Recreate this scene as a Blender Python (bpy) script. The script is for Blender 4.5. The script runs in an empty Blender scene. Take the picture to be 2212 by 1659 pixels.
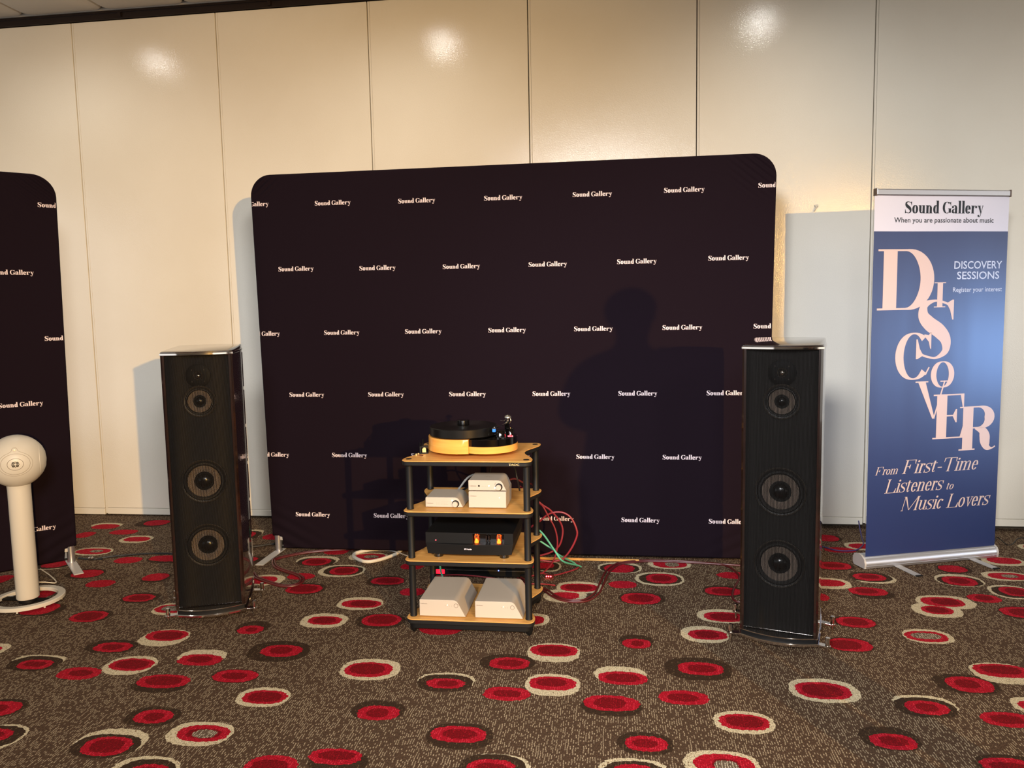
import bpy, bmesh, math, random
from mathutils import Vector, Matrix
import numpy as np
R = math.radians
random.seed(7)
sc = bpy.context.scene
C = sc.collection

# ------------------------------------------------------------------ camera
cam_d = bpy.data.cameras.new('camera')
cam = bpy.data.objects.new('camera', cam_d); C.objects.link(cam)
sc.camera = cam
F_PX = 1664.3
cam_d.sensor_fit = 'HORIZONTAL'; cam_d.sensor_width = 36.0
cam_d.lens = 36.0 * F_PX / 2212.0
cam_d.clip_start = 0.02
PITCH, ROLL, YAW = 0.0974185, -0.018873, -0.1332982
_r = Vector((math.cos(YAW), -math.sin(YAW), 0))
_f = Vector((math.sin(YAW) * math.cos(PITCH), math.cos(YAW) * math.cos(PITCH), -math.sin(PITCH)))
_u = _r.cross(_f)
_r2 = _r * math.cos(ROLL) + _u * math.sin(ROLL)
_u2 = -_r * math.sin(ROLL) + _u * math.cos(ROLL)
m3 = Matrix((_r2, _u2, -_f)).transposed()
cam.matrix_world = Matrix.Translation((0, 0, 1.38)) @ m3.to_4x4()

# ------------------------------------------------------------------ light
vs = sc.view_settings
vs.view_transform = 'Standard'; vs.look = 'None'; vs.gamma = 1.0
vs.use_curve_mapping = False
vs.exposure = 0.0
world = bpy.data.worlds.new('world'); sc.world = world
world.use_nodes = True
world.node_tree.nodes['Background'].inputs[0].default_value = (0.5, 0.5, 0.55, 1)
world.node_tree.nodes['Background'].inputs[1].default_value = 0.0

def spot(name, loc, target, energy, color, angle, blend, radius):
    d = bpy.data.lights.new(name, 'SPOT'); d.energy = energy; d.color = color
    d.spot_size = R(angle); d.spot_blend = blend; d.shadow_soft_size = radius
    o = bpy.data.objects.new(name, d); C.objects.link(o); o.location = loc
    o.rotation_euler = (Vector(target) - Vector(loc)).to_track_quat('-Z', 'Y').to_euler()
    return o
def area(name, loc, target, energy, color, sx, sy):
    d = bpy.data.lights.new(name, 'AREA'); d.energy = energy; d.color = color
    d.shape = 'RECTANGLE'; d.size = sx; d.size_y = sy
    o = bpy.data.objects.new(name, d); C.objects.link(o); o.location = loc
    o.rotation_euler = (Vector(target) - Vector(loc)).to_track_quat('-Z', 'Y').to_euler()
    return o
# warm lamp above head height, far behind the camera on the right
spot('key_lamp', (5.2, -6.5, 2.3), (-1.9, 4.5, 0.25), 4500, (1.0, 0.56, 0.13), 38, 1.0, 0.05)
# recessed ceiling downlights, 2.2 m apart along the wall
for iy, (yy, en, ang_) in enumerate(((4.05, 22, 168), (1.75, 10, 168))):
    for ix in range(5):
        xx = -3.41 + 2.2 * ix - (0.0 if iy == 0 else 0.05)
        spot('downlight_row' + str(iy), (xx, yy, 3.31), (xx, yy, 0), en, (1.0, 0.98, 0.93), ang_, 1.0, 0.06)
# cool screen on the right hand side of the room
spot('cool_screen', (5.3, 2.7, 0.95), (1.66, 4.2, 1.02), 260, (0.26, 0.50, 1.0), 31, 1.0, 0.32)
# unseen wash spots, added and aimed to brighten the wall
for nm_, xx, xt, en in (('left', -1.3, 1.9, 1750), ('mid', 0.1, -0.9, 560), ('right', 2.0, -3.3, 1000)):
    spot('wash_fill_' + nm_, (xx, -3.0, 3.0), (xt, 4.84, 0.0), en * 1.15, (0.97, 0.98, 1.0), 46, 1.0, 0.45)
# unseen area fills added along both side walls to raise the ambient level
area('side_fill_left', (-5.9, -1.5, 1.3), (6, -1.5, 1.3), 120, (0.90, 0.95, 1.0), 11.0, 2.6)
area('side_fill_right', (6.9, -1.5, 1.3), (-6, -1.5, 1.3), 150, (1.0, 0.95, 0.86), 11.0, 2.6)

# ------------------------------------------------------------------ materials
def lin(c):
    c = c / 255.0
    return c / 12.92 if c <= 0.04045 else ((c + 0.055) / 1.055) ** 2.4
def rgb(r, g, b): return (lin(r), lin(g), lin(b), 1)
def mat(name, col, rough=0.5, metal=0.0, coat=0.0, spec=0.5, emit=None, estr=0.0, sheen=0.0):
    m = bpy.data.materials.new(name); m.use_nodes = True
    p = m.node_tree.nodes['Principled BSDF']
    p.inputs['Base Color'].default_value = col
    p.inputs['Roughness'].default_value = rough
    p.inputs['Metallic'].default_value = metal
    p.inputs['Coat Weight'].default_value = coat
    p.inputs['Coat Roughness'].default_value = 0.05
    p.inputs['Specular IOR Level'].default_value = spec
    p.inputs['Sheen Weight'].default_value = sheen
    if emit:
        p.inputs['Emission Color'].default_value = emit
        p.inputs['Emission Strength'].default_value = estr
    return m
class N:
    """small node-building helper"""
    def __init__(s, m): s.m = m; s.t = m.node_tree; s.p = s.t.nodes['Principled BSDF']
    def n(s, typ, **kw):
        o = s.t.nodes.new(typ)
        for k, v in kw.items():
            if isinstance(k, str) and k.startswith('_'): setattr(o, k[1:], v)
            else: o.inputs[k.replace('__', ' ')].default_value = v
        return o
    def l(s, a, b): s.t.links.new(a, b)
    def math(s, op, a, b=None, c=None):
        o = s.t.nodes.new('ShaderNodeMath'); o.operation = op
        for i, v in enumerate((a, b, c)):
            if v is None: continue
            if isinstance(v, (int, float)): o.inputs[i].default_value = v
            else: s.l(v, o.inputs[i])
        return o.outputs[0]
    def obj(s): return s.t.nodes.new('ShaderNodeTexCoord').outputs['Object']
    def gen(s): 
        return s.t.nodes.new('ShaderNodeNewGeometry').outputs['Position']
    def mapping(s, vec, scale=(1, 1, 1), loc=(0, 0, 0), rot=(0, 0, 0)):
        o = s.t.nodes.new('ShaderNodeMapping'); s.l(vec, o.inputs[0])
        o.inputs['Scale'].default_value = scale; o.inputs['Location'].default_value = loc; o.inputs['Rotation'].default_value = rot
        return o.outputs[0]
    def noise(s, vec, scale, detail=2, rough=0.5, dist=0.0):
        o = s.t.nodes.new('ShaderNodeTexNoise'); s.l(vec, o.inputs['Vector'])
        o.inputs['Scale'].default_value = scale; o.inputs['Detail'].default_value = detail
        o.inputs['Roughness'].default_value = rough; o.inputs['Distortion'].default_value = dist
        return o.outputs[0]
    def ramp(s, fac, stops):
        o = s.t.nodes.new('ShaderNodeValToRGB'); s.l(fac, o.inputs[0])
        e = o.color_ramp.elements
        while len(e) < len(stops): e.new(0.5)
        for i, (p, c) in enumerate(stops): e[i].position = p; e[i].color = c
        return o.outputs[0]
    def mix(s, fac, a, b):
        o = s.t.nodes.new('ShaderNodeMix'); o.data_type = 'RGBA'
        for i, v in ((0, fac), (6, a), (7, b)):
            if isinstance(v, (int, float, tuple)): o.inputs[i].default_value = v
            else: s.l(v, o.inputs[i])
        return o.outputs[2]
    def bump(s, h, strength=0.3, dist=0.001):
        o = s.t.nodes.new('ShaderNodeBump'); s.l(h, o.inputs['Height'])
        o.inputs['Strength'].default_value = strength; o.inputs['Distance'].default_value = dist
        s.l(o.outputs[0], s.p.inputs['Normal']); return o
    def color(s, c): s.l(c, s.p.inputs['Base Color'])
    def rough(s, c): s.l(c, s.p.inputs['Roughness'])

M = {}
# painted wall panels: satin paint with orange-peel stipple
m = mat('wall_paint', rgb(234, 228, 212), 0.12, spec=0.9); n = N(m); g = n.gen()
n.bump(n.noise(g, 210, 2, 0.6), 0.42, 0.0012)
n.color(n.ramp(n.noise(g, 1.4, 3), [(0.3, rgb(228, 221, 206)), (0.7, rgb(235, 229, 215))]))
M['wall'] = m
M['wall_plain'] = mat('wall_plain', rgb(150, 140, 125), 0.7)
M['joint'] = mat('joint_dark', rgb(70, 58, 45), 0.6)
M['seam'] = mat('seam_aluminium', rgb(205, 190, 165), 0.4, 0.3)
m = mat('ceiling_tile', rgb(196, 186, 172), 0.6); n = N(m)
n.bump(n.noise(n.gen(), 300, 2), 0.3, 0.001); M['tile'] = m
M['track'] = mat('ceiling_track_bronze', rgb(52, 42, 38), 0.35, 0.6)
M['dark'] = mat('dark_void', rgb(14, 12, 12), 0.9)

def carpet(name, base, fleck, amount, kind):
    m = mat(name, base, 0.95, spec=0.15); n = N(m); g = n.gen()
    sep = n.t.nodes.new('ShaderNodeSeparateXYZ'); n.l(g, sep.inputs[0])
    warp = n.math('MULTIPLY', n.math('SUBTRACT', n.noise(n.mapping(g, (1, 0.5, 1)), 9, 2), 0.5), 0.020)
    ux = n.math('DIVIDE', n.math('ADD', sep.outputs[0], warp), 0.0078)
    def white(a_, b_):
        cb = n.t.nodes.new('ShaderNodeCombineXYZ'); n.l(a_, cb.inputs[0])
        if b_ is not None: n.l(b_, cb.inputs[1])
        w = n.t.nodes.new('ShaderNodeTexWhiteNoise'); w.noise_dimensions = '3D'; n.l(cb.outputs[0], w.inputs['Vector']); return w.outputs[0]
    cx = n.math('FLOOR', ux); frx = n.math('FRACT', ux)
    uy = n.math('ADD', n.math('DIVIDE', sep.outputs[1], 0.0105), n.math('MULTIPLY', white(cx, None), 17.0))
    cy = n.math('FLOOR', uy); fy = n.math('ABSOLUTE', n.math('SUBTRACT', n.math('FRACT', uy), 0.5))
    fx = n.math('ABSOLUTE', n.math('SUBTRACT', frx, n.math('ADD', 0.33, n.math('MULTIPLY', white(n.math('ADD', cy, 7.3), cx), 0.34))))
    big = n.noise(g, 6.0, 3, 0.6)
    prob = n.math('ADD', n.math('MULTIPLY', n.math('SUBTRACT', big, 0.5), 0.45), 0.46 + amount)
    on = n.math('GREATER_THAN', prob, white(cx, cy))
    shp = n.math('MULTIPLY', n.math('MINIMUM', n.math('MULTIPLY', n.math('SUBTRACT', 0.25, fx), 9.0), 1.0), n.math('MINIMUM', n.math('MULTIPLY', n.math('SUBTRACT', 0.47, fy), 9.0), 1.0))
    f = n.math('MULTIPLY', on, n.math('MAXIMUM', n.math('MULTIPLY', shp, 1.0), 0.0))
    f = n.math('MULTIPLY', f, n.math('ADD', 0.55, n.math('MULTIPLY', white(cy, cx), 0.45)))
    tone = n.noise(n.mapping(g, (260, 200, 1)), 1.0, 1)
    dk = tuple(c * 0.55 for c in base[:3]) + (1,)
    lt = tuple(min(1, c * 1.45) for c in base[:3]) + (1,)
    b2 = n.ramp(tone, [(0.3, dk), (0.7, lt)])
    n.color(n.mix(f, b2, fleck))
    n.bump(n.noise(n.mapping(g, (230, 150, 1)), 1.0, 1), 0.55, 0.003)
    return m
M['carpet'] = carpet('carpet_brown', rgb(76, 57, 42), rgb(172, 152, 123), 0.07, 0)
M['c'] = carpet('carpet_cream', rgb(192, 177, 144), rgb(212, 198, 168), 0.0, 1)
M['d'] = carpet('carpet_dark_brown', rgb(54, 38, 25), rgb(100, 80, 56), -0.25, 1)
M['r'] = carpet('carpet_red', rgb(160, 12, 32), rgb(206, 50, 66), -0.12, 1)
M['k'] = carpet('carpet_dark_red', rgb(112, 4, 14), rgb(150, 14, 30), -0.2, 1)
M['g'] = carpet('carpet_grey', rgb(98, 82, 66), rgb(200, 186, 160), 0.3, 1)
# cream wool has dark specks
n = N(M['c']); g = n.gen()
sp = n.noise(n.mapping(g, (170, 75, 1)), 1.0, 2, 0.6)
old = n.p.inputs['Base Color'].links[0].from_socket
n.color(n.mix(n.math('MULTIPLY', n.math('MAXIMUM', n.math('SUBTRACT', 0.40, sp), 0.0), 14.0), old, rgb(110, 80, 52)))

m = mat('navy_stretch_fabric', rgb(28, 20, 27), 0.9, spec=0.03); n = N(m); o = n.obj()
sep = n.t.nodes.new('ShaderNodeSeparateXYZ'); n.l(o, sep.inputs[0])
def corner(cx, cz, rad):
    dx = n.math('SUBTRACT', sep.outputs[0], cx); dz = n.math('SUBTRACT', sep.outputs[2], cz)
    dd = n.math('SQRT', n.math('ADD', n.math('MULTIPLY', dx, dx), n.math('MULTIPLY', dz, dz)))
    return n.math('MAXIMUM', n.math('SUBTRACT', 1.0, n.math('DIVIDE', dd, rad)), 0.0), dx, dz
h = None
for cx, cz, rad, sl in ((1.36, 2.12, 0.22, 0.8), (-1.36, 0.02, 0.32, 0.5), (1.36, 0.02, 0.34, -0.5), (-1.36, 2.12, 0.14, -0.8)):
    w, dx, dz = corner(cx, cz, rad)
    k = n.math('SINE', n.math('MULTIPLY', n.math('ADD', n.math('MULTIPLY', dx, sl), dz), 165.0 if cz > 1 else 85.0))
    t = n.math('MULTIPLY', w, k); h = t if h is None else n.math('ADD', h, t)
weave = n.math('MULTIPLY', n.noise(o, 700, 1), 0.05)
n.bump(n.math('ADD', h, weave), 0.8, 0.006)
M['fabric'] = m
M['logo'] = mat('print_pale_pink', rgb(236, 218, 220), 0.8, spec=0.2)
M['alu'] = mat('brushed_aluminium', rgb(205, 205, 210), 0.32, 0.9)
M['alu_matt'] = mat('satin_aluminium_plate', rgb(196, 192, 186), 0.45, 0.35)
M['chrome'] = mat('chrome', rgb(225, 215, 205), 0.10, 1.0)
M['header'] = mat('banner_white_vinyl', rgb(226, 222, 232), 0.35, spec=0.5)
m = mat('banner_blue_vinyl', rgb(12, 38, 92), 0.38, spec=0.9); n = N(m); o = n.obj()
n.bump(n.noise(n.mapping(o, (6, 1, 0.9)), 1.0, 1), 0.25, 0.01)
M['blue'] = m
M['ink'] = mat('ink_black_green', rgb(16, 24, 30), 0.5)
M['peach'] = mat('print_peach', rgb(226, 196, 182), 0.45)
M['peach2'] = mat('print_pale_peach', rgb(214, 190, 178), 0.45)
M['pale'] = mat('print_pale_blue', rgb(208, 214, 232), 0.45)

def wood(name, c1, c2, scale, rough, coat, axis=(1, 1, 1), dist=1.5):
    m = mat(name, c1, rough, coat=coat); n = N(m); o = n.obj()
    f = n.noise(n.mapping(o, axis), scale, 5, 0.6, dist)
    n.color(n.ramp(f, [(0.3, c1), (0.7, c2)])); return m
M['oak'] = wood('oak_veneer', rgb(200, 138, 68), rgb(232, 176, 98), 6, 0.45, 0.0, (1.2, 14, 14), 0.6)
M['plinth'] = wood('honey_maple', rgb(226, 150, 62), rgb(242, 176, 88), 4, 0.3, 0.4, (1, 1, 10), 0.5)
M['walnut'] = wood('gloss_walnut', rgb(17, 9, 7), rgb(42, 21, 14), 3.2, 0.22, 1.0, (2.2, 2.2, 0.9), 3.0)
M['blackmetal'] = mat('black_powder_coat', rgb(13, 12, 12), 0.5, spec=0.3)
M['shelf_edge'] = mat('shelf_black_core', rgb(22, 21, 21), 0.55, spec=0.3)
M['black'] = mat('matt_black', rgb(10, 9, 9), 0.6, spec=0.25)
M['gloss'] = mat('gloss_black_acrylic', rgb(8, 7, 7), 0.08, coat=1.0)
M['platter'] = mat('black_platter_metal', rgb(46, 43, 40), 0.34, 0.85)
m = mat('white_box_paint', rgb(184, 171, 155), 0.5); M['boxwhite'] = m
M['boxink'] = mat('grey_print', rgb(96, 78, 64), 0.6)
M['warmled'] = mat('warm_led', rgb(255, 240, 190), 0.4, emit=(1, 0.8, 0.42, 1), estr=14)
M['redled'] = mat('red_led', rgb(255, 60, 60), 0.4, emit=(1, 0.04, 0.05, 1), estr=22)
M['redlamp'] = mat('red_rocker_switch', rgb(200, 10, 20), 0.3, emit=(1, 0.01, 0.03, 1), estr=2.4)
M['blueled'] = mat('blue_led', rgb(60, 60, 255), 0.4, emit=(0.08, 0.12, 1, 1), estr=8)
M['filament'] = mat('tube_filament', rgb(255, 160, 60), 0.4, emit=(1, 0.24, 0.03, 1), estr=5)
m = mat('tube_glass', rgb(255, 150, 90), 0.05); m.node_tree.nodes['Principled BSDF'].inputs['Transmission Weight'].default_value = 0.9
M['glass'] = m
M['winglass'] = mat('smoked_window', rgb(10, 7, 7), 0.15, coat=0.5)
M['silver'] = mat('polished_silver', rgb(220, 215, 205), 0.18, 1.0)
M['bluecart'] = mat('blue_cartridge', rgb(40, 110, 220), 0.3, emit=(0.05, 0.25, 0.9, 1), estr=0.6)
m = mat('baffle_brown', rgb(22, 17, 13), 0.75); M['baffle'] = m
M['string'] = mat('grille_string', rgb(15, 12, 10), 0.85, spec=0.15)
M['cone'] = mat('paper_cone', rgb(116, 102, 90), 0.8)
M['surround'] = mat('rubber_surround', rgb(30, 27, 25), 0.5)
M['ring'] = mat('driver_ring', rgb(84, 76, 68), 0.35, 0.5)
M['cap'] = mat('dust_cap', rgb(16, 14, 13), 0.25, coat=0.4)
M['redcable'] = mat('red_braided_cable', rgb(136, 34, 44), 0.45)
M['maroon'] = mat('maroon_cable', rgb(84, 24, 24), 0.4)
M['green'] = mat('mint_cable', rgb(96, 190, 160), 0.4)
M['darkgreen'] = mat('green_plug', rgb(30, 120, 84), 0.3)
M['greycable'] = mat('grey_cable', rgb(150, 146, 140), 0.5)
M['blackcable'] = mat('black_cable', rgb(16, 15, 16), 0.5)
M['whitecable'] = mat('white_cable', rgb(216, 206, 186), 0.5)
M['bluecable'] = mat('blue_cable', rgb(62, 56, 110), 0.5)
M['white'] = mat('cream_white_shell', rgb(204, 197, 182), 0.42)
M['lineink'] = mat('shell_groove', rgb(120, 105, 86), 0.6)
M['gold'] = mat('gold_print', rgb(235, 205, 140), 0.35, 0.5)
M['skin'] = mat('skin', rgb(196, 146, 118), 0.55)
M['hair'] = mat('dark_hair', rgb(26, 19, 16), 0.85, spec=0.15)
M['coat'] = mat('dark_coat', rgb(34, 36, 44), 0.85)
M['trousers'] = mat('dark_trousers', rgb(24, 25, 30), 0.85)
M['folder'] = mat('grey_folder', rgb(120, 120, 124), 0.6)

# ------------------------------------------------------------------ mesh helpers
class MB:
    """collects shapes; build() links them as one mesh object"""
    def __init__(s): s.v = []; s.f = []; s.mi = []; s.cur = 0
    def add(s, vs, fs):
        b = len(s.v); s.v += [tuple(v) for v in vs]
        for f in fs: s.f.append([b + i for i in f]); s.mi.append(s.cur)
        return s
    def box(s, a, b):
        (x0, y0, z0), (x1, y1, z1) = a, b
        return s.add([(x0, y0, z0), (x1, y0, z0), (x1, y1, z0), (x0, y1, z0), (x0, y0, z1), (x1, y0, z1), (x1, y1, z1), (x0, y1, z1)],
                     [(0, 3, 2, 1), (4, 5, 6, 7), (0, 1, 5, 4), (1, 2, 6, 5), (2, 3, 7, 6), (3, 0, 4, 7)])
    def rbox(s, a, b, r=0.002):
        """box with chamfered edges"""
        (x0, y0, z0), (x1, y1, z1) = a, b
        lo = [(x0 + r, y0 + r), (x1 - r, y0 + r), (x1 - r, y1 - r), (x0 + r, y1 - r)]
        def ring(d, z): # octagon ring
            return [(x0 + r, y0 + d, z), (x1 - r, y0 + d, z), (x1 - d, y0 + r, z), (x1 - d, y1 - r, z), (x1 - r, y1 - d, z), (x0 + r, y1 - d, z), (x0 + d, y1 - r, z), (x0 + d, y0 + r, z)]
        return s.rings([ring(r, z0), ring(0, z0 + r), ring(0, z1 - r), ring(r, z1)], True)
    def rings(s, rs, cap=True, closed=True):
        n = len(rs[0]); vs = [p for r in rs for p in r]; fs = []
        for k in range(len(rs) - 1):
            for i in range(n if closed else n - 1):
                j = (i + 1) % n
                fs.append((k * n + i, k * n + j, (k + 1) * n + j, (k + 1) * n + i))
        if cap:
            fs.append(tuple(reversed(range(n)))); fs.append(tuple((len(rs) - 1) * n + i for i in range(n)))
        return s.add(vs, fs)
    def prism(s, poly, z0, z1, bev=0.0):
        """polygon in xy (ccw) extruded in z, optional small edge chamfer"""
        if bev <= 0: return s.rings([[(x, y, z0) for x, y in poly], [(x, y, z1) for x, y in poly]])
        cx = sum(p[0] for p in poly) / len(poly); cy = sum(p[1] for p in poly) / len(poly)
        def ins(d):
            o = []; n = len(poly)
            for i in range(n):
                p0 = poly[i - 1]; p1 = poly[(i + 1) % n]; tx, ty = p1[0] - p0[0], p1[1] - p0[1]; L = math.hypot(tx, ty) or 1
                o.append((poly[i][0] - ty / L * d, poly[i][1] + tx / L * d))
            return o
        q = ins(bev)
        return s.rings([[(x, y, z0) for x, y in q], [(x, y, z0 + bev) for x, y in poly], [(x, y, z1 - bev) for x, y in poly], [(x, y, z1) for x, y in q]])
    def sect(s, poly, y0, y1):
        """polygon in xz extruded along y"""
        return s.rings([[(x, y1, z) for x, z in poly], [(x, y0, z) for x, z in poly]])
    def cyl(s, c, r, z0, z1, n=20, r2=None):
        r2 = r if r2 is None else r2
        mk = lambda rr, z: [(c[0] + rr * math.cos(2 * math.pi * i / n), c[1] + rr * math.sin(2 * math.pi * i / n), z) for i in range(n)]
        return s.rings([mk(r, z0), mk(r2, z1)])
    def lathe(s, prof, c=(0, 0, 0), axis='z', n=32, cap=True):
        rs = []
        for r, h in prof:
            ring = []
            for i in range(n):
                a = 2 * math.pi * i / n; x, y = r * math.cos(a), r * math.sin(a)
                if axis == 'z': ring.append((c[0] + x, c[1] + y, c[2] + h))
                elif axis == 'y': ring.append((c[0] + x, c[1] - h, c[2] + y))   # h points to the viewer (-y)
                else: ring.append((c[0] + h, c[1] + x, c[2] + y))
            rs.append(ring)
        return s.rings(rs, cap)
    def tube(s, pts, r, n=8, smooth=0):
        P = [Vector(p) for p in pts]
        if smooth and len(P) > 2:
            Q = []
            for i in range(len(P) - 1):
                p0 = P[max(i - 1, 0)]; p1 = P[i]; p2 = P[i + 1]; p3 = P[min(i + 2, len(P) - 1)]
                for k in range(smooth):
                    t = k / smooth
                    Q.append(0.5 * ((2 * p1) + (p2 - p0) * t + (2 * p0 - 5 * p1 + 4 * p2 - p3) * t * t + (3 * p1 - p0 - 3 * p2 + p3) * t ** 3))
            Q.append(P[-1]); P = Q
        rs = []; up = None
        for i, p in enumerate(P):
            d = (P[min(i + 1, len(P) - 1)] - P[max(i - 1, 0)]).normalized()
            if up is None: up = d.orthogonal().normalized()
            up = (up - d * up.dot(d)).normalized(); w = d.cross(up)
            rs.append([tuple(p + up * r * math.cos(2 * math.pi * k / n) + w * r * math.sin(2 * math.pi * k / n)) for k in range(n)])
        return s.rings(rs)
    def polys(s, pl, f):
        """2-D polygons laid onto a surface through the map f(x, y)"""
        for p in pl: s.add([f(*q) for q in p], [tuple(range(len(p)))])
        return s
    def build(s, name, m, parent=None, smooth=35, label=None):
        me = bpy.data.meshes.new(name); me.from_pydata(s.v, [], s.f)
        ms = m if isinstance(m, (list, tuple)) else [m]
        for x in ms: me.materials.append(x)
        if len(ms) > 1: me.polygons.foreach_set('material_index', s.mi)
        me.update()
        if smooth:
            me.polygons.foreach_set('use_smooth', [True] * len(me.polygons))
            me.set_sharp_from_angle(angle=R(smooth))
        o = bpy.data.objects.new(name, me); C.objects.link(o)
        if parent: o.parent = parent
        if label: o['label'] = label
        return o
def tag(o, label=None, cat=None, group=None, kind=None):
    if label: o['label'] = label
    if cat: o['category'] = cat
    if group: o['group'] = group
    if kind: o['kind'] = kind
    return o
def thing(name, label, cat, loc=(0, 0, 0), rz=0.0, group=None):
    o = bpy.data.objects.new(name, None); C.objects.link(o); o.empty_display_size = 0.1
    o.location = loc; o.rotation_euler = (0, 0, rz)
    return tag(o, label, cat, group)
def children(o): return [c for c in C.objects if c.parent == o]
def copy_tree(o, parent=None):
    c = o.copy(); C.objects.link(c); c.parent = parent
    for ch in children(o): copy_tree(ch, c)
    return c

# ------------------------------------------------------------------ lettering: high-contrast roman glyphs drawn as pen strokes
def arc(cx, cy, rx, ry, a0, a1, n=14):
    return [(cx + rx * math.cos(R(a0 + (a1 - a0) * i / n)), cy + ry * math.sin(R(a0 + (a1 - a0) * i / n))) for i in range(n + 1)]
class Pen:
    sub = 3
    def __init__(s, st, hr): s.st = st; s.hr = hr; s.p = []
    def rect(s, x0, y0, x1, y1): s.p.append([(x0, y0), (x1, y0), (x1, y1), (x0, y1)])
    def stroke(s, pts, ws=None, pw=1.6):
        if ws is not None and len(pts) >= 4:
            Q = []; Wq = []; m_ = len(pts)
            for i in range(m_ - 1):
                p = [pts[max(i - 1, 0)], pts[i], pts[i + 1], pts[min(i + 2, m_ - 1)]]; q = [ws[max(i - 1, 0)], ws[i], ws[i + 1], ws[min(i + 2, m_ - 1)]]
                for k in range(s.sub):
                    u = k / s.sub
                    cr = lambda a, b, c, d: 0.5 * (2 * b + (c - a) * u + (2 * a - 5 * b + 4 * c - d) * u * u + (3 * b - a - 3 * c + d) * u ** 3)
                    Q.append((cr(p[0][0], p[1][0], p[2][0], p[3][0]), cr(p[0][1], p[1][1], p[2][1], p[3][1]))); Wq.append(max(s.hr * 0.8, cr(*q)))
            Q.append(pts[-1]); Wq.append(ws[-1]); pts, ws = Q, Wq
        n = len(pts); L = []; Rr = []; closed = math.dist(pts[0], pts[-1]) < 1e-5
        for i, (x, y) in enumerate(pts):
            x0, y0 = pts[max(i - 1, 0)]; x1, y1 = pts[min(i + 1, n - 1)]
            if closed and i in (0, n - 1): x0, y0 = pts[-2]; x1, y1 = pts[1]
            tx, ty = x1 - x0, y1 - y0; l = math.hypot(tx, ty) or 1; tx /= l; ty /= l
            w = (s.hr + (s.st - s.hr) * abs(ty) ** pw) if ws is None else ws[min(i, len(ws) - 1)]
            L.append((x - ty * w / 2, y + tx * w / 2)); Rr.append((x + ty * w / 2, y - tx * w / 2))
        for i in range(n - 1): s.p.append([L[i], Rr[i], Rr[i + 1], L[i + 1]])
    def dot(s, x, y, r): s.p.append(arc(x, y, r, r, 0, 337.5, 15))
    def serif(s, x0, x1, y): s.rect(x0, y, x1, y + s.hr)
    def tri(s, *p): s.p.append(list(p))
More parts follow.
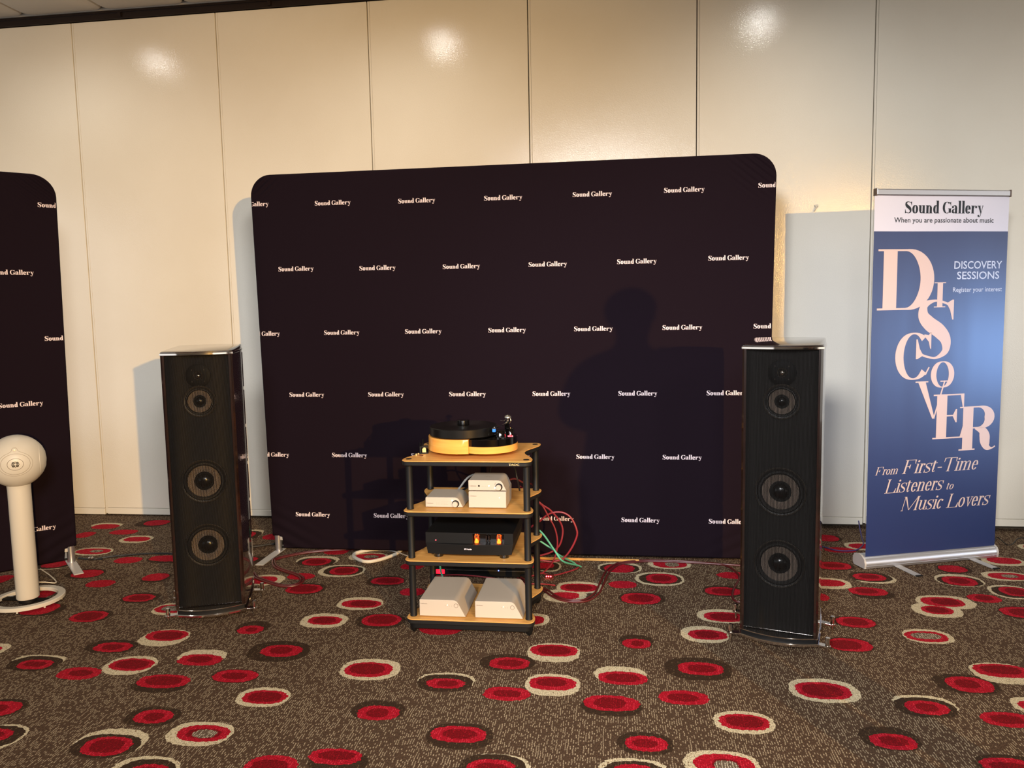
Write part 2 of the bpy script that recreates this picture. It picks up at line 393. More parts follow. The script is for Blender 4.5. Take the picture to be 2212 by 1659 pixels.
def glyph(ch, st, hr, c):
    """returns (polygons, advance); c = counter width"""
    P = Pen(st, hr); X = 0.48; H = 0.70; A = 0.76; e = 0.045; w2 = 2 * st + c
    def bowl(cx, cy, rx, ry, a0=0, a1=360): P.stroke(arc(cx, cy, rx - st / 2 if rx > st else st / 2, ry - hr / 2, a0, a1, 26 + 6 * (P.sub - 3)))
    def stem(x, y0, y1): P.rect(x, y0, x + st, y1)
    if ch in 'oO':
        T = X if ch == 'o' else H; W = w2 + (0.02 if ch == 'o' else 0.22 - 0.0)
        if ch == 'O': W = max(W, 0.60)
        bowl(W / 2, T / 2, W / 2, T / 2); return P.p, W + 0.03
    if ch in 'nmru':
        x = e
        if ch != 'u':
            stem(x, 0, X); P.serif(0, st + 2 * e, 0); P.serif(0, st + e, X - hr)
            if ch == 'r':
                P.stroke([(x + st * 0.9, X * 0.62), (x + st * 1.1, X * 0.82), (x + st * 1.45, X - hr / 2), (x + st * 1.45 + 0.05, X - hr)], [hr * 1.2] * 4)
                rr = max(0.045, st * 0.48); P.dot(x + st * 1.3 + rr * 1.6, X - rr * 1.15, rr); return P.p, x + st * 1.3 + rr * 2.7 + 0.01
            for k in range(2 if ch == 'm' else 1):
                xr = x + st + c + st / 2
                P.stroke([(x + st - hr, X * 0.66), (x + st + c * 0.22, X * 0.90), (x + st + c * 0.65, X - hr * 0.8), (xr - st * 0.2, X - hr * 1.6 - st * 0.12), (xr, X * 0.78)],
                         [hr, hr * 1.1, hr * 1.6, st * 0.62, st])
                stem(xr - st / 2, 0, X * 0.79); P.serif(xr - st / 2 - e, xr + st / 2 + e, 0); x = xr - st / 2
            return P.p, x + st + 2 * e
        stem(x, 0.16, X); P.serif(0, st + e, X - hr)
        P.stroke([(x + st / 2, 0.18), (x + st * 0.62, 0.07), (x + st + c * 0.35, hr * 0.8), (x + st + c * 0.8, 0.06), (x + st + c + hr, 0.15)], [st, st * 0.65, hr * 1.6, hr, hr])
        stem(x + st + c, 0, X); P.serif(x + st + c - e, x + st + c + st, X - hr); P.serif(x + st + c, x + 2 * st + c + e, 0)
        return P.p, w2 + 2 * e + 0.02
    if ch == 'd':
        W = w2; bowl(W / 2, X / 2, W / 2, X / 2, 60, 300); stem(st + c, 0, A); P.serif(st + c - e, W, A - hr); P.serif(st + c, W + e, 0)
        return P.p, W + e + 0.02
    if ch == 'l':
        stem(e, 0, A); P.serif(0, st + e, A - hr); P.serif(0, st + 2 * e, 0); return P.p, st + 2 * e + 0.015
    if ch == 'i':
        stem(e, 0, X); P.serif(0, st + e, X - hr); P.serif(0, st + 2 * e, 0); r = max(0.05, st * 0.5); P.dot(e + st / 2, X + 0.13, r); return P.p, st + 2 * e + 0.015
    if ch == 't':
        stem(e, 0.10, X + 0.10); P.serif(0, st + c * 0.5 + 0.08, X - hr)
        P.stroke([(e + st / 2, 0.12), (e + st * 0.65, 0.04), (e + st * 1.1, hr * 0.8), (e + st * 1.5 + 0.03, 0.07)], [st, st * 0.6, hr * 1.5, hr]); return P.p, st + c * 0.5 + 0.11
    if ch == 'e':
        W = w2; P.stroke(arc(W / 2, X / 2, W / 2 - st / 2, X / 2 - hr / 2, 0, 325, 24)); P.rect(st * 0.7, X * 0.50, W - st * 0.3, X * 0.50 + hr)
        return P.p, W + 0.025
    if ch == 'c':
        W = w2 * 0.94; P.stroke(arc(W / 2, X / 2, W / 2 - st / 2, X / 2 - hr / 2, 62, 320, 20)); r = max(0.045, st * 0.46); P.dot(W - r * 1.25, X - r * 1.35, r); return P.p, W + 0.02
    if ch == 'a':
        W = w2; stem(st + c, 0.06, X * 0.72); P.stroke([(st + c + st / 2, X * 0.70), (st + c + st * 0.3, X * 0.90), (st + c * 0.4, X - hr / 2), (st * 0.55, X - hr * 1.4)], [st, st * 0.7, hr * 1.4, hr])
        r = max(0.045, st * 0.45); P.dot(r * 1.15, X - r * 1.35, r)
        P.stroke([(st + c + hr, X * 0.56), (st + c * 0.2, X * 0.52), (st * 0.62, X * 0.40), (st * 0.5, X * 0.22), (st * 0.7, 0.07), (st + c * 0.3, hr * 0.9), (st + c + hr, 0.10)], [hr, hr * 1.3, st * 0.7, st, st * 0.7, hr * 1.5, hr])
        P.rect(st + c, 0, W + e * 0.9, max(hr, 0.03)); P.rect(st + c, 0, W, 0.07); return P.p, W + e + 0.02
    if ch == 's':
        W = max(0.30, w2 * 0.78); r = st * 0.5
        P.stroke([(W - hr, X * 0.80), (W * 0.78, X - hr), (W * 0.45, X - hr / 2), (W * 0.16, X * 0.86), (W * 0.20, X * 0.66), (W * 0.5, X * 0.51), (W * 0.80, X * 0.36), (W * 0.84, X * 0.14), (W * 0.55, hr / 2), (W * 0.22, hr), (hr, X * 0.20)],
                 [hr, hr, hr * 1.2, st * 0.55, st * 0.85, st * 1.05, st * 0.85, st * 0.55, hr * 1.2, hr, hr])
        P.tri((W - hr * 2, X), (W, X), (W, X * 0.66), (W - hr, X * 0.66)); P.tri((0, 0), (hr * 2, 0), (hr, X * 0.34), (0, X * 0.34)); return P.p, W + 0.03
    if ch in 'yv':
        W = w2 + 0.06; P.p.append([(e, X), (e + st * 1.05, X), (W / 2 + st * 0.50, 0.0), (W / 2 + st * 0.1, 0.0)])
        P.stroke([(W - e, X), (W / 2 + st * 0.28, 0.0)], [hr * 1.2, hr * 1.2]); P.serif(0, st + 2 * e, X - hr); P.serif(W - 2.6 * e, W, X - hr)
        if ch == 'y':
            P.stroke([(W / 2 + st * 0.28, 0.0), (W / 2, -0.14), (W * 0.34, -0.20), (W * 0.22, -0.17)], [hr * 1.2] * 4); r = max(0.045, st * 0.42); P.dot(W * 0.20, -0.14, r)
        return P.p, W
    if ch == 'I': stem(e * 1.6, 0, H); P.serif(0, st + 3.2 * e, 0); P.serif(0, st + 3.2 * e, H - hr); return P.p, st + 3.6 * e
    if ch == 'D':
        W = 0.64; x = e * 1.4; stem(x, 0, H); P.serif(0, W * 0.55, 0); P.serif(0, W * 0.55, H - hr)
        P.stroke([(x + st, H - hr / 2)] + arc(W * 0.50, H / 2, W * 0.50 - st / 2, H / 2 - hr / 2, 90, -90, 26) + [(x + st, hr / 2)]); return P.p, W + 0.03
    if ch in 'CG':
        W = 0.62; P.stroke(arc(W * 0.52, H / 2, W * 0.52 - st / 2, H / 2 - hr / 2, 48, 318 if ch == 'C' else 296, 34), None, 1.9)
        P.tri((W - hr, H), (W, H), (W, H * 0.64), (W - hr * 0.8, H * 0.66), (W * 0.93, H * 0.80), (W * 0.80, H * 0.925), (W * 0.80, H * 0.96), (W * 0.93, H * 0.94))
        if ch == 'C': P.stroke([(W * 0.86, H * 0.10), (W - hr, H * 0.26)], [hr * 1.2, hr])
        else: P.rect(W - st * 1.02, 0.04, W - 0.02 * 0, H * 0.38); P.serif(W - st - e, W + e, H * 0.38)
        return P.p, W + (0.05 if ch == 'G' else 0.02)
    if ch == 'S':
        W = 0.50
        P.stroke([(W - hr, H * 0.76), (W * 0.86, H * 0.91), (W * 0.66, H - hr), (W * 0.45, H - hr / 2), (W * 0.20, H * 0.91), (W * 0.17, H * 0.74), (W * 0.34, H * 0.60), (W * 0.62, H * 0.47), (W * 0.80, H * 0.32), (W * 0.80, H * 0.13), (W * 0.56, hr / 2), (W * 0.34, hr), (W * 0.14, H * 0.09), (hr, H * 0.25)],
                 [hr, hr * 1.2, hr * 1.2, hr * 1.4, st * 0.6, st * 0.95, st * 1.15, st * 1.15, st * 0.95, st * 0.6, hr * 1.4, hr * 1.2, hr * 1.2, hr])
        P.tri((W - hr, H), (W, H), (W, H * 0.66), (W - hr * 0.8, H * 0.66), (W * 0.90, H * 0.82), (W * 0.80, H * 0.94)); P.tri((0, 0), (hr, 0), (W * 0.20, H * 0.06), (W * 0.10, H * 0.18), (hr * 0.8, H * 0.34), (0, H * 0.34)); return P.p, W + 0.03
    if ch == 'V':
        W = 0.66; P.p.append([(e, H), (e + st * 1.05, H), (W * 0.55 + st * 0.22, 0), (W * 0.55 - st * 0.12, 0)]); P.stroke([(W - e * 2, H), (W * 0.55 + st * 0.08, 0)], [hr * 1.2] * 2)
        P.serif(0, st + 2.4 * e, H - hr); P.serif(W - 4 * e, W, H - hr); return P.p, W
    if ch in 'EFLT':
        W = 0.54 if ch != 'T' else 0.60
        if ch == 'T':
            stem(W / 2 - st / 2, 0, H); P.serif(W / 2 - st / 2 - e, W / 2 + st / 2 + e, 0); P.rect(0, H - hr, W, H)
            P.tri((0, H), (0, H * 0.70), (hr, H * 0.70), (hr * 2.5, H)); P.tri((W, H), (W - hr * 2.5, H), (W - hr, H * 0.70), (W, H * 0.70)); return P.p, W + 0.02
        x = e * 1.3; stem(x, 0, H); P.serif(0, x + st + e, 0); P.serif(0, x + st + e, H - hr)
        if ch in 'EF':
            P.rect(x, H - hr, W * 0.95, H); P.tri((W * 0.95, H), (W * 0.95 - hr * 3, H), (W * 0.95 - hr, H * 0.70), (W * 0.95, H * 0.70))
            P.rect(x + st, H * 0.5, x + st + 0.17, H * 0.5 + hr); P.tri((x + st + 0.17, H * 0.5 + hr / 2), (x + st + 0.17, H * 0.66), (x + st + 0.15, H * 0.66), (x + st + 0.10, H * 0.52)); P.tri((x + st + 0.17, H * 0.5 + hr / 2), (x + st + 0.10, H * 0.5), (x + st + 0.15, H * 0.36), (x + st + 0.17, H * 0.36))
        if ch in 'EL': P.rect(x, 0, W, hr); P.tri((W, 0), (W, H * 0.34), (W - hr, H * 0.34), (W - hr * 4, 0))
        return P.p, W + 0.02
    if ch == 'R':
        W = 0.66; x = e * 1.3; stem(x, 0, H); P.serif(0, x + st + e, 0); P.serif(0, x + st, H - hr)
        P.stroke([(x + st, H - hr / 2)] + arc(W * 0.50, H * 0.745, W * 0.30, H * 0.255 - hr / 2, 90, -90, 18) + [(x + st, H * 0.49 + hr / 2)], None, 1.4)
        P.stroke([(W * 0.42, H * 0.49), (W * 0.60, H * 0.44), (W * 0.68, H * 0.32), (W * 0.70, H * 0.18), (W * 0.76, H * 0.05), (W * 0.88, hr / 2), (W * 0.98, H * 0.06)], [hr, st * 0.7, st, st * 0.95, st * 0.6, hr * 1.3, hr]); return P.p, W + 0.02
    if ch == 'M':
        W = 0.78; P.rect(e, 0, e + hr * 1.2, H); P.serif(0, 2.4 * e, 0); stem(W - st - e, 0, H); P.serif(W - st - 2 * e, W, 0)
        P.p.append([(e, H), (e + st * 0.95, H), (W * 0.47 + st * 0.3, 0.03), (W * 0.47 - st * 0.1, 0.03)]); P.stroke([(W - st - e + hr, H), (W * 0.47 + st * 0.1, 0.03)], [hr * 1.3] * 2)
        P.serif(0, st, H - hr); P.serif(W - st - 1.4 * e, W, H - hr); return P.p, W + 0.02
    if ch == '-': P.rect(0.03, 0.20, 0.23, 0.25); return P.p, 0.27
    return [], 0.22
def text_polys(s, st=0.17, hr=0.032, c=0.085, shear=0.0, gap=0.0):
    out = []; x = 0.0
    for ch in s:
        g, adv = glyph(ch, st, hr, c)
        for p in g: out.append([(x + px + shear * py, py) for px, py in p])
        x += adv + gap
    return out, x - gap
def ccw(p):
    a = sum(p[i - 1][0] * p[i][1] - p[i][0] * p[i - 1][1] for i in range(len(p)))
    return p if a > 0 else p[::-1]
def fit(pl, x0, x1, y0, sy=None, cap=0.70):
    """scale to width x0..x1 with baseline y0; sy = height of a capital (None keeps proportions)"""
    xs = [q[0] for p in pl for q in p]; a, b = min(xs), max(xs); k = (x1 - x0) / (b - a); ky = k if sy is None else sy / cap
    return [ccw([(x0 + (q[0] - a) * k, y0 + q[1] * ky) for q in p]) for p in pl]
def fitbox(pl, x0, x1, y0, y1):
    xs = [q[0] for p in pl for q in p]; ys = [q[1] for p in pl for q in p]
    a, b, c, d = min(xs), max(xs), min(ys), max(ys)
    return [ccw([(x0 + (q[0] - a) * (x1 - x0) / (b - a), y0 + (q[1] - c) * (y1 - y0) / (d - c)) for q in p]) for p in pl]
def clipx(pl, lo, hi):
    out = []
    for p in pl:
        for sgn, lim in ((1, hi), (-1, lo)):
            q = []
            for i in range(len(p)):
                a, b = p[i - 1], p[i]; ia = sgn * a[0] <= sgn * lim; ib = sgn * b[0] <= sgn * lim
                if ia != ib:
                    t = (lim - a[0]) / (b[0] - a[0]); q.append((lim, a[1] + t * (b[1] - a[1])))
                if ib: q.append(b)
            p = q
            if len(p) < 3: break
        if len(p) >= 3: out.append(p)
    return out
def sans(s, m, parent, name, x0, x1, zb, y, bold=0.0, xscale=None, height=None):
    """plain sans text as a thin mesh; x0..x1 extent, zb baseline, facing -y in the parent's frame"""
    cu = bpy.data.curves.new('t', 'FONT'); cu.body = s; cu.size = 1.0; cu.offset = bold or 0.010; cu.resolution_u = 3
    to = bpy.data.objects.new('t', cu); C.objects.link(to)
    bpy.context.view_layer.update()
    me = bpy.data.meshes.new_from_object(to.evaluated_get(bpy.context.evaluated_depsgraph_get()))
    bpy.data.objects.remove(to); bpy.data.curves.remove(cu)
    xs = [v.co.x for v in me.vertices]; a, b = min(xs), max(xs); k = (x1 - x0) / (b - a); kz = k if height is None else height / 0.73
    for v in me.vertices:
        vx = x0 + (v.co.x - a) * k; v.co = Vector((vx, y(vx) if callable(y) else y, zb + v.co.y * kz))
    me.materials.clear(); me.materials.append(m); me.name = name
    o = bpy.data.objects.new(name, me); C.objects.link(o); o.parent = parent
    return o

# ------------------------------------------------------------------ room
D = 4.84; WT = 3.297; X0, X1, Y0 = -6.0, 7.0, -8.0; CZ = 3.40
MOTIFS = """c-2580,2787,55,60 r-2590,2785,37,31
c-2316,2718,109,45 d-2313,2686,106,64 r-2304,2677,71,42 k-2306,2679,46,22
r-2073,2623,86,51 k-2067,2626,47,25
c-1913,2707,102,82 r-1910,2713,89,53 k-1909,2714,68,37
d-2101,2862,110,64 r-2090,2856,82,46 k-2092,2856,45,27
c-1926,2964,104,84 r-1928,2986,92,55 k-1922,2985,65,39
d-1702,2562,106,54 r-1702,2595,101,53 k-1702,2598,72,36
c-1664,2807,99,65 r-1656,2777,91,50 k-1660,2781,49,29
d-1447,2660,91,56 r-1447,2660,87,50 k-1449,2660,51,26
d-1372,2883,129,94 r-1362,2887,86,54 k-1367,2891,45,33
d-1591,3102,73,68 r-1590,3075,55,45 k-1586,3077,24,22
c-1265,2516,99,70 r-1261,2517,82,49 k-1259,2516,63,35
d-1590,2352,95,63 r-1587,2351,68,45 k-1585,2349,33,26
d-2165,2355,83,61 r-2170,2349,71,50 k-2184,2347,40,26
c-2031,2178,86,78 d-2044,2181,90,64 r-2057,2187,66,39 k-2053,2189,31,19
c-1367,2265,111,73 r-1357,2268,90,49 k-1355,2266,59,29 g-1349,2264,41,25
c-1633,2184,118,84 d-1635,2166,112,68 r-1631,2164,81,55 k-1632,2165,54,39
c-1430,2056,108,71 d-1423,2045,90,67 r-1410,2040,67,46 k-1413,2043,40,27
r-1050,2113,82,58 k-1055,2114,56,33
d-851,2155,94,57 r-871,2183,85,42 k-868,2188,57,24
c-945,2763,118,88 r-950,2759,93,61 k-957,2763,69,43
d-423,2869,109,71 r-414,2862,79,51 k-412,2864,50,29
c-250,2973,107,86 r-250,2990,96,54 k-250,2991,66,39
c-630,2699,108,64 d-632,2682,104,66 r-628,2678,72,39 k-622,2678,40,23
r-392,2625,85,49 k-392,2625,52,24
c-234,2707,102,85 r-234,2716,87,53 k-239,2722,57,31
c13,2812,97,63 r22,2781,92,51 k22,2783,62,32
d81,3107,70,67 r83,3086,58,45 k86,3088,26,26
d309,2885,125,94 r317,2885,85,53 k321,2886,52,31
d-822,2469,94,62 r-815,2450,74,48 k-818,2449,39,30
d-18,2573,105,67 r-18,2593,98,53 k-23,2594,55,37
r235,2657,88,50 k232,2656,54,28
d-506,2337,109,77 r-511,2345,93,48 k-508,2346,55,29
d89,2353,89,64 r92,2351,67,44 k88,2352,40,24
c-364,2183,104,65 d-373,2169,102,75 r-376,2170,75,47 k-377,2173,47,23
c50,2202,104,64 d51,2193,89,59 r51,2186,66,49
r-756,3187,99,90
c735,2756,121,89 r732,2754,95,63 k729,2754,70,46
c418,2511,99,71 r419,2511,82,50 k421,2514,60,35
d858,2458,90,70 r863,2440,70,46 k866,2443,43,27
c1048,2687,102,66 d1044,2667,99,67 r1048,2665,69,47 k1048,2667,35,28
c1418,2950,106,86 r1426,2971,99,56 k1426,2977,69,35
d1251,2853,109,74 r1262,2849,78,60 k1255,2854,41,34
c1422,2711,84,64 r1422,2711,65,36
r1280,2611,84,49 k1277,2612,52,28
d1164,2336,101,63 r1156,2334,81,47 k1153,2333,53,24
c313,2261,113,75 r320,2259,89,57 k327,2257,41,33 g326,2256,36,26
d939,3152,88,71 r936,3151,85,62 k918,3149,62,43
c1276,3263,97,72 r1270,3261,83,54 g1270,3265,58,31
d1026,3386,88,63 r1028,3385,80,57 k1029,3388,52,38
d1790,3553,103,76 r1788,3556,97,64 k1788,3556,61,43
c-3348,4601,105,55 r-3335,4569,90,56
d-3063,4664,112,85 r-3041,4679,82,67
r-3129,4456,88,55
r-3346,4381,57,66
c-2948,4314,100,78 r-2945,4317,82,49
c-3059,4065,116,74 r-3058,4066,104,53 g-3038,4070,38,25
r-2745,3931,78,55
d-2523,3959,119,58 r-2530,3977,111,52
c-3160,3836,147,100 d-3159,3839,145,88 r-3121,3843,72,73
d-2837,3699,100,78 r-2827,3698,81,63
r-2652,3562,73,54
d-2407,3670,71,70 r-2416,3676,66,58
d-2317,3391,92,67 r-2323,3390,77,50 k-2320,3390,52,34
c-2075,3271,93,74 r-2078,3273,81,51 g-2082,3277,49,31
d-2409,3156,95,69 r-2417,3152,82,64 k-2419,3153,60,46
d-2705,3211,111,80 r-2719,3217,84,73
r-2840,3404,46,68
r-3243,3572,54,70
c-1651,4008,119,78 d-1651,3981,108,69 r-1649,3984,79,62 k-1651,3985,55,40
c-1454,3852,125,97 d-1447,3854,105,75 r-1442,3852,76,64 k-1441,3852,53,40
r-1603,4172,70,59
c-1385,4091,111,72 r-1376,4093,88,56 g-1369,4092,42,27
r-1641,3750,72,49
d-1545,3577,98,78 r-1551,3574,91,65 k-1554,3577,68,45
d-1171,3718,100,77 r-1162,3721,86,55 k-1161,3722,65,36
r-1094,3953,63,52
r-995,3579,61,51
c-1205,3412,110,79 r-1196,3408,95,50 k-1188,3411,63,36
c-1301,3201,107,81 r-1298,3202,78,47 k-1300,3203,51,34
d-1047,3220,111,81 r-1043,3228,88,68 k-1042,3233,66,47
c-1803,3684,96,80 r-1812,3681,67,56
c-2280,4442,79,128 d-2284,4431,83,108 r-2305,4439,66,79
r-2090,4428,81,63
d-2024,3994,68,56 r-2042,3997,40,36
c21,4014,115,85 d19,4004,103,69 r17,4001,80,64
c284,4089,112,75 r288,4092,89,59 g297,4084,37,34
c220,3861,123,99 d223,3861,106,77 r230,3866,78,70 k228,3868,50,44
r34,3764,69,51
c-178,3710,115,79 r-181,3703,94,56 k-182,3703,67,40
c-244,3590,104,86 r-241,3591,67,47
d121,3587,109,78 r116,3583,92,71 k116,3586,61,47
r603,3940,88,50
d517,3715,101,75 r512,3711,86,56 k513,3710,52,37
c473,3404,113,77 r477,3397,89,55 k476,3396,63,38
c369,3201,99,84 r381,3198,80,51 k379,3200,49,35
c-357,3294,62,71 r-361,3289,43,48
c-357,4006,67,83 d-368,4007,68,69 r-400,4017,71,48
d1248,4627,66,70 r1229,4630,69,65
c1388,4486,95,75 r1389,4486,74,48
r1245,4406,83,47
d1134,4128,107,71 r1131,4132,94,62 k1140,4133,54,30
c1283,3952,102,73 d1269,3971,103,70 r1266,3968,76,54 k1267,3974,47,30
c1036,3863,111,80 r1034,3869,85,48
d1211,3732,95,61 r1197,3764,86,56 k1191,3768,50,32
r951,3676,42,49
d1729,4125,82,67 r1724,4128,66,55
c1683,3956,109,90 d1682,3943,101,70 r1681,3944,77,67 k1681,3947,44,41
c2034,4269,104,74 r2040,4281,80,54
c1938,4034,113,70 r1946,4034,91,51 g1954,4036,38,25
c1858,3811,99,92 d1863,3809,88,75 r1876,3816,67,62 k1878,3817,43,45
c2313,4526,82,64 r2318,4530,59,42
c1501,3656,126,84 r1488,3657,94,58 k1502,3659,59,40
c1425,3553,104,86 r1427,3554,66,49 k1425,3555,46,34
r1694,3718,70,52 k1696,3723,38,32"""
def motif_outline(cx, cy, a, b, n=2.4, k=56, jit=0.0025):
    o = []
    for i in range(k):
        t = 2 * math.pi * i / k; c, s = math.cos(t), math.sin(t)
        x = a * math.copysign(abs(c) ** (2 / n), c); y = b * math.copysign(abs(s) ** (2 / n), s)
        j = 1 + random.uniform(-jit, jit) / max(min(a, b), 0.02)
        o.append((cx + x * j, cy + y * j))
    return o
fl = MB(); fl.add([(X0, Y0, 0), (X1, Y0, 0), (X1, D + 0.25, 0), (X0, D + 0.25, 0)], [(0, 1, 2, 3)])
keys = 'cdrkg'; occupied = []
def put_motif(layers, base):
    for li, (k, cx, cy, a, b) in enumerate(layers):
        fl.cur = 1 + keys.index(k)
        o = motif_outline(cx, cy, a, b); z = base + 0.00025 * (li + 1)
        fl.add([(x, y, z) for x, y in o], [tuple(range(len(o)))])
for mi_, line in enumerate(MOTIFS.strip().split('\n')):
    ls = []
    for tok in line.split():
        v = [int(q) / 1000 for q in tok[1:].split(',')]; ls.append((tok[0], *v))
    occupied.append((ls[0][1], ls[0][2])); put_motif(ls, 0.0002 + 0.00012 * (mi_ % 3))
# the carpet goes on outside the photograph: same kinds of motif, scattered
rnd = random.Random(11)
def visible_floor(x, y): # inside the photographed part of the floor
    return y > 1.95 and -0.83 * y - 0.25 < x < 0.49 * y + 0.15 and y < 4.8
tries = 0
while tries < 9000 and len(occupied) < 620:
    tries += 1
    x, y = rnd.uniform(-5.6, 6.2), rnd.uniform(-4.5, 4.7)
    if visible_floor(x, y) or any((x - p[0]) ** 2 + (y - p[1]) ** 2 < 0.27 ** 2 for p in occupied): continue
    occupied.append((x, y)); a, b = rnd.uniform(.085, .11), rnd.uniform(.055, .075); t = rnd.random(); ls = []
    if t < 0.35: ls = [('c', x, y, a, b), ('r', x + rnd.uniform(-.01, .01), y + rnd.uniform(-.01, .01), a * .8, b * .68), ('k', x, y, a * .5, b * .4)]
    elif t < 0.6: ls = [('d', x, y, a, b), ('r', x + rnd.uniform(-.02, .02), y, a * .78, b * .66), ('k', x, y, a * .45, b * .35)]
    elif t < 0.75: ls = [('c', x, y, a, b), ('d', x, y - .008, a * .92, b * .85), ('r', x, y - .01, a * .7, b * .55), ('k', x, y - .01, a * .4, b * .28)]
    else: ls = [('r', x, y, a * .85, b * .7), ('k', x, y, a * .5, b * .35)]
    put_motif(ls, 0.0002)
tag(fl.build('floor', [M['carpet']] + [M[k] for k in keys], smooth=0), kind='structure')

# folding wall of painted panels
wall = tag(thing('wall_back', None, None), kind='structure')
PW = 1.00422; PX = -3.524
pm = None
for k in range(-3, 10):
    xl = PX + (k - 1) * PW
    b0 = 0.006 + 0.0042 * max(0, min(k, 7)); b = MB()
    b.rbox((xl + 0.0158, D, b0 + 0.045), (xl + PW - 0.003, D + 0.07, WT), 0.0015)
    b.build('wall_panel', M['wall'], wall)
    b = MB(); b.rbox((xl + 0.0158, D - 0.003, b0), (xl + PW - 0.003, D + 0.06, b0 + 0.043), 0.002)
    b.build('bottom_seal', M['wall'], wall)
    b = MB(); b.rbox((xl + 0.003, D + 0.001, b0 + 0.004), (xl + 0.0146, D + 0.05, WT), 0.001)
    b.build('edge_strip', M['wall'], wall)
b = MB(); b.box((X0, D + 0.065, 0), (X1, D + 0.2, CZ)); b.build('joint_backing', M['joint'], wall, 0)
for nm, a, c_ in (('wall_left', (X0 - 0.1, Y0, 0), (X0, D + 0.2, CZ)), ('wall_right', (X1, Y0, 0), (X1 + 0.1, D + 0.2, CZ)), ('wall_behind', (X0, Y0 - 0.1, 0), (X1, Y0, CZ))):
    b = MB(); b.box(a, c_); tag(b.build(nm, M['wall_plain'], smooth=0), kind='structure')
b = MB(); b.box((X0, D - 0.012, WT + 0.004), (X1, D + 0.07, WT + 0.052)); b.box((X0, D - 0.022, WT + 0.040), (X1, D - 0.010, WT + 0.052))
for k in range(9): b.box((PX + 0.35 + k * 1.02, D - 0.024, WT + 0.012), (PX + 0.37 + k * 1.02, D - 0.010, WT + 0.038))
tag(b.build('trim_1', M['track'], smooth=0), kind='structure')
ceil = tag(thing('ceiling', None, None), kind='structure')
b = MB(); b.box((X0, Y0, CZ), (X1, D + 0.2, CZ + 0.1)); b.build('ceiling_void', M['dark'], ceil, 0)
# pillow-shaped tiles with rounded corners
TW = 0.5625
def tile_ring(d, z, r, n=4):
    h = TW / 2 - d; o = []
    for cx, cy, a0 in ((h - r, h - r, 0), (-h + r, h - r, 90), (-h + r, -h + r, 180), (h - r, -h + r, 270)):
        for i in range(n + 1): o.append((cx + r * math.cos(R(a0 + 90 * i / n)), cy + r * math.sin(R(a0 + 90 * i / n)), z))
    return o[::-1]
b = MB(); b.rings([tile_ring(0.003, 0.035, 0.055), tile_ring(0.003, 0.014, 0.055), tile_ring(0.010, 0.005, 0.055), tile_ring(0.035, 0.0, 0.06)])
t0 = b.build('ceiling_tile', M['tile'], ceil)
first = True
for i in range(-3, 20):
    for j in range(10):
        o = t0 if first else t0.copy()
        if not first: C.objects.link(o)
        first = False; o.parent = ceil
        o.location = (-3.814 + TW * (i - 0.5), D - 0.03 - TW * (j + 0.5), 3.347)
b = MB(); b.box((X0, Y0, 3.36), (X1, D - 0.03 - TW * 10, 3.38)); b.build('far_ceiling_board', M['tile'], ceil, 0)
b = MB(); b.box((X0, D - 0.028, 3.352), (X1, D + 0.1, 3.372)); b.build('perimeter_strip', M['tile'], ceil, 0)
# small clip stuck on the wall
b = MB(); b.rbox((-0.008, -0.012, 0), (0.012, 0, 0.014), 0.002); b.tube([(0.004, -0.008, 0.004), (-0.004, -0.014, -0.010), (-0.012, -0.010, -0.026)], 0.003, 6)
o = b.build('adhesive_hook', M['white']); o.location = (1.185, D - 0.0005, 1.945); tag(o, 'small white hook stuck high on the wall left of the banner', 'hook')

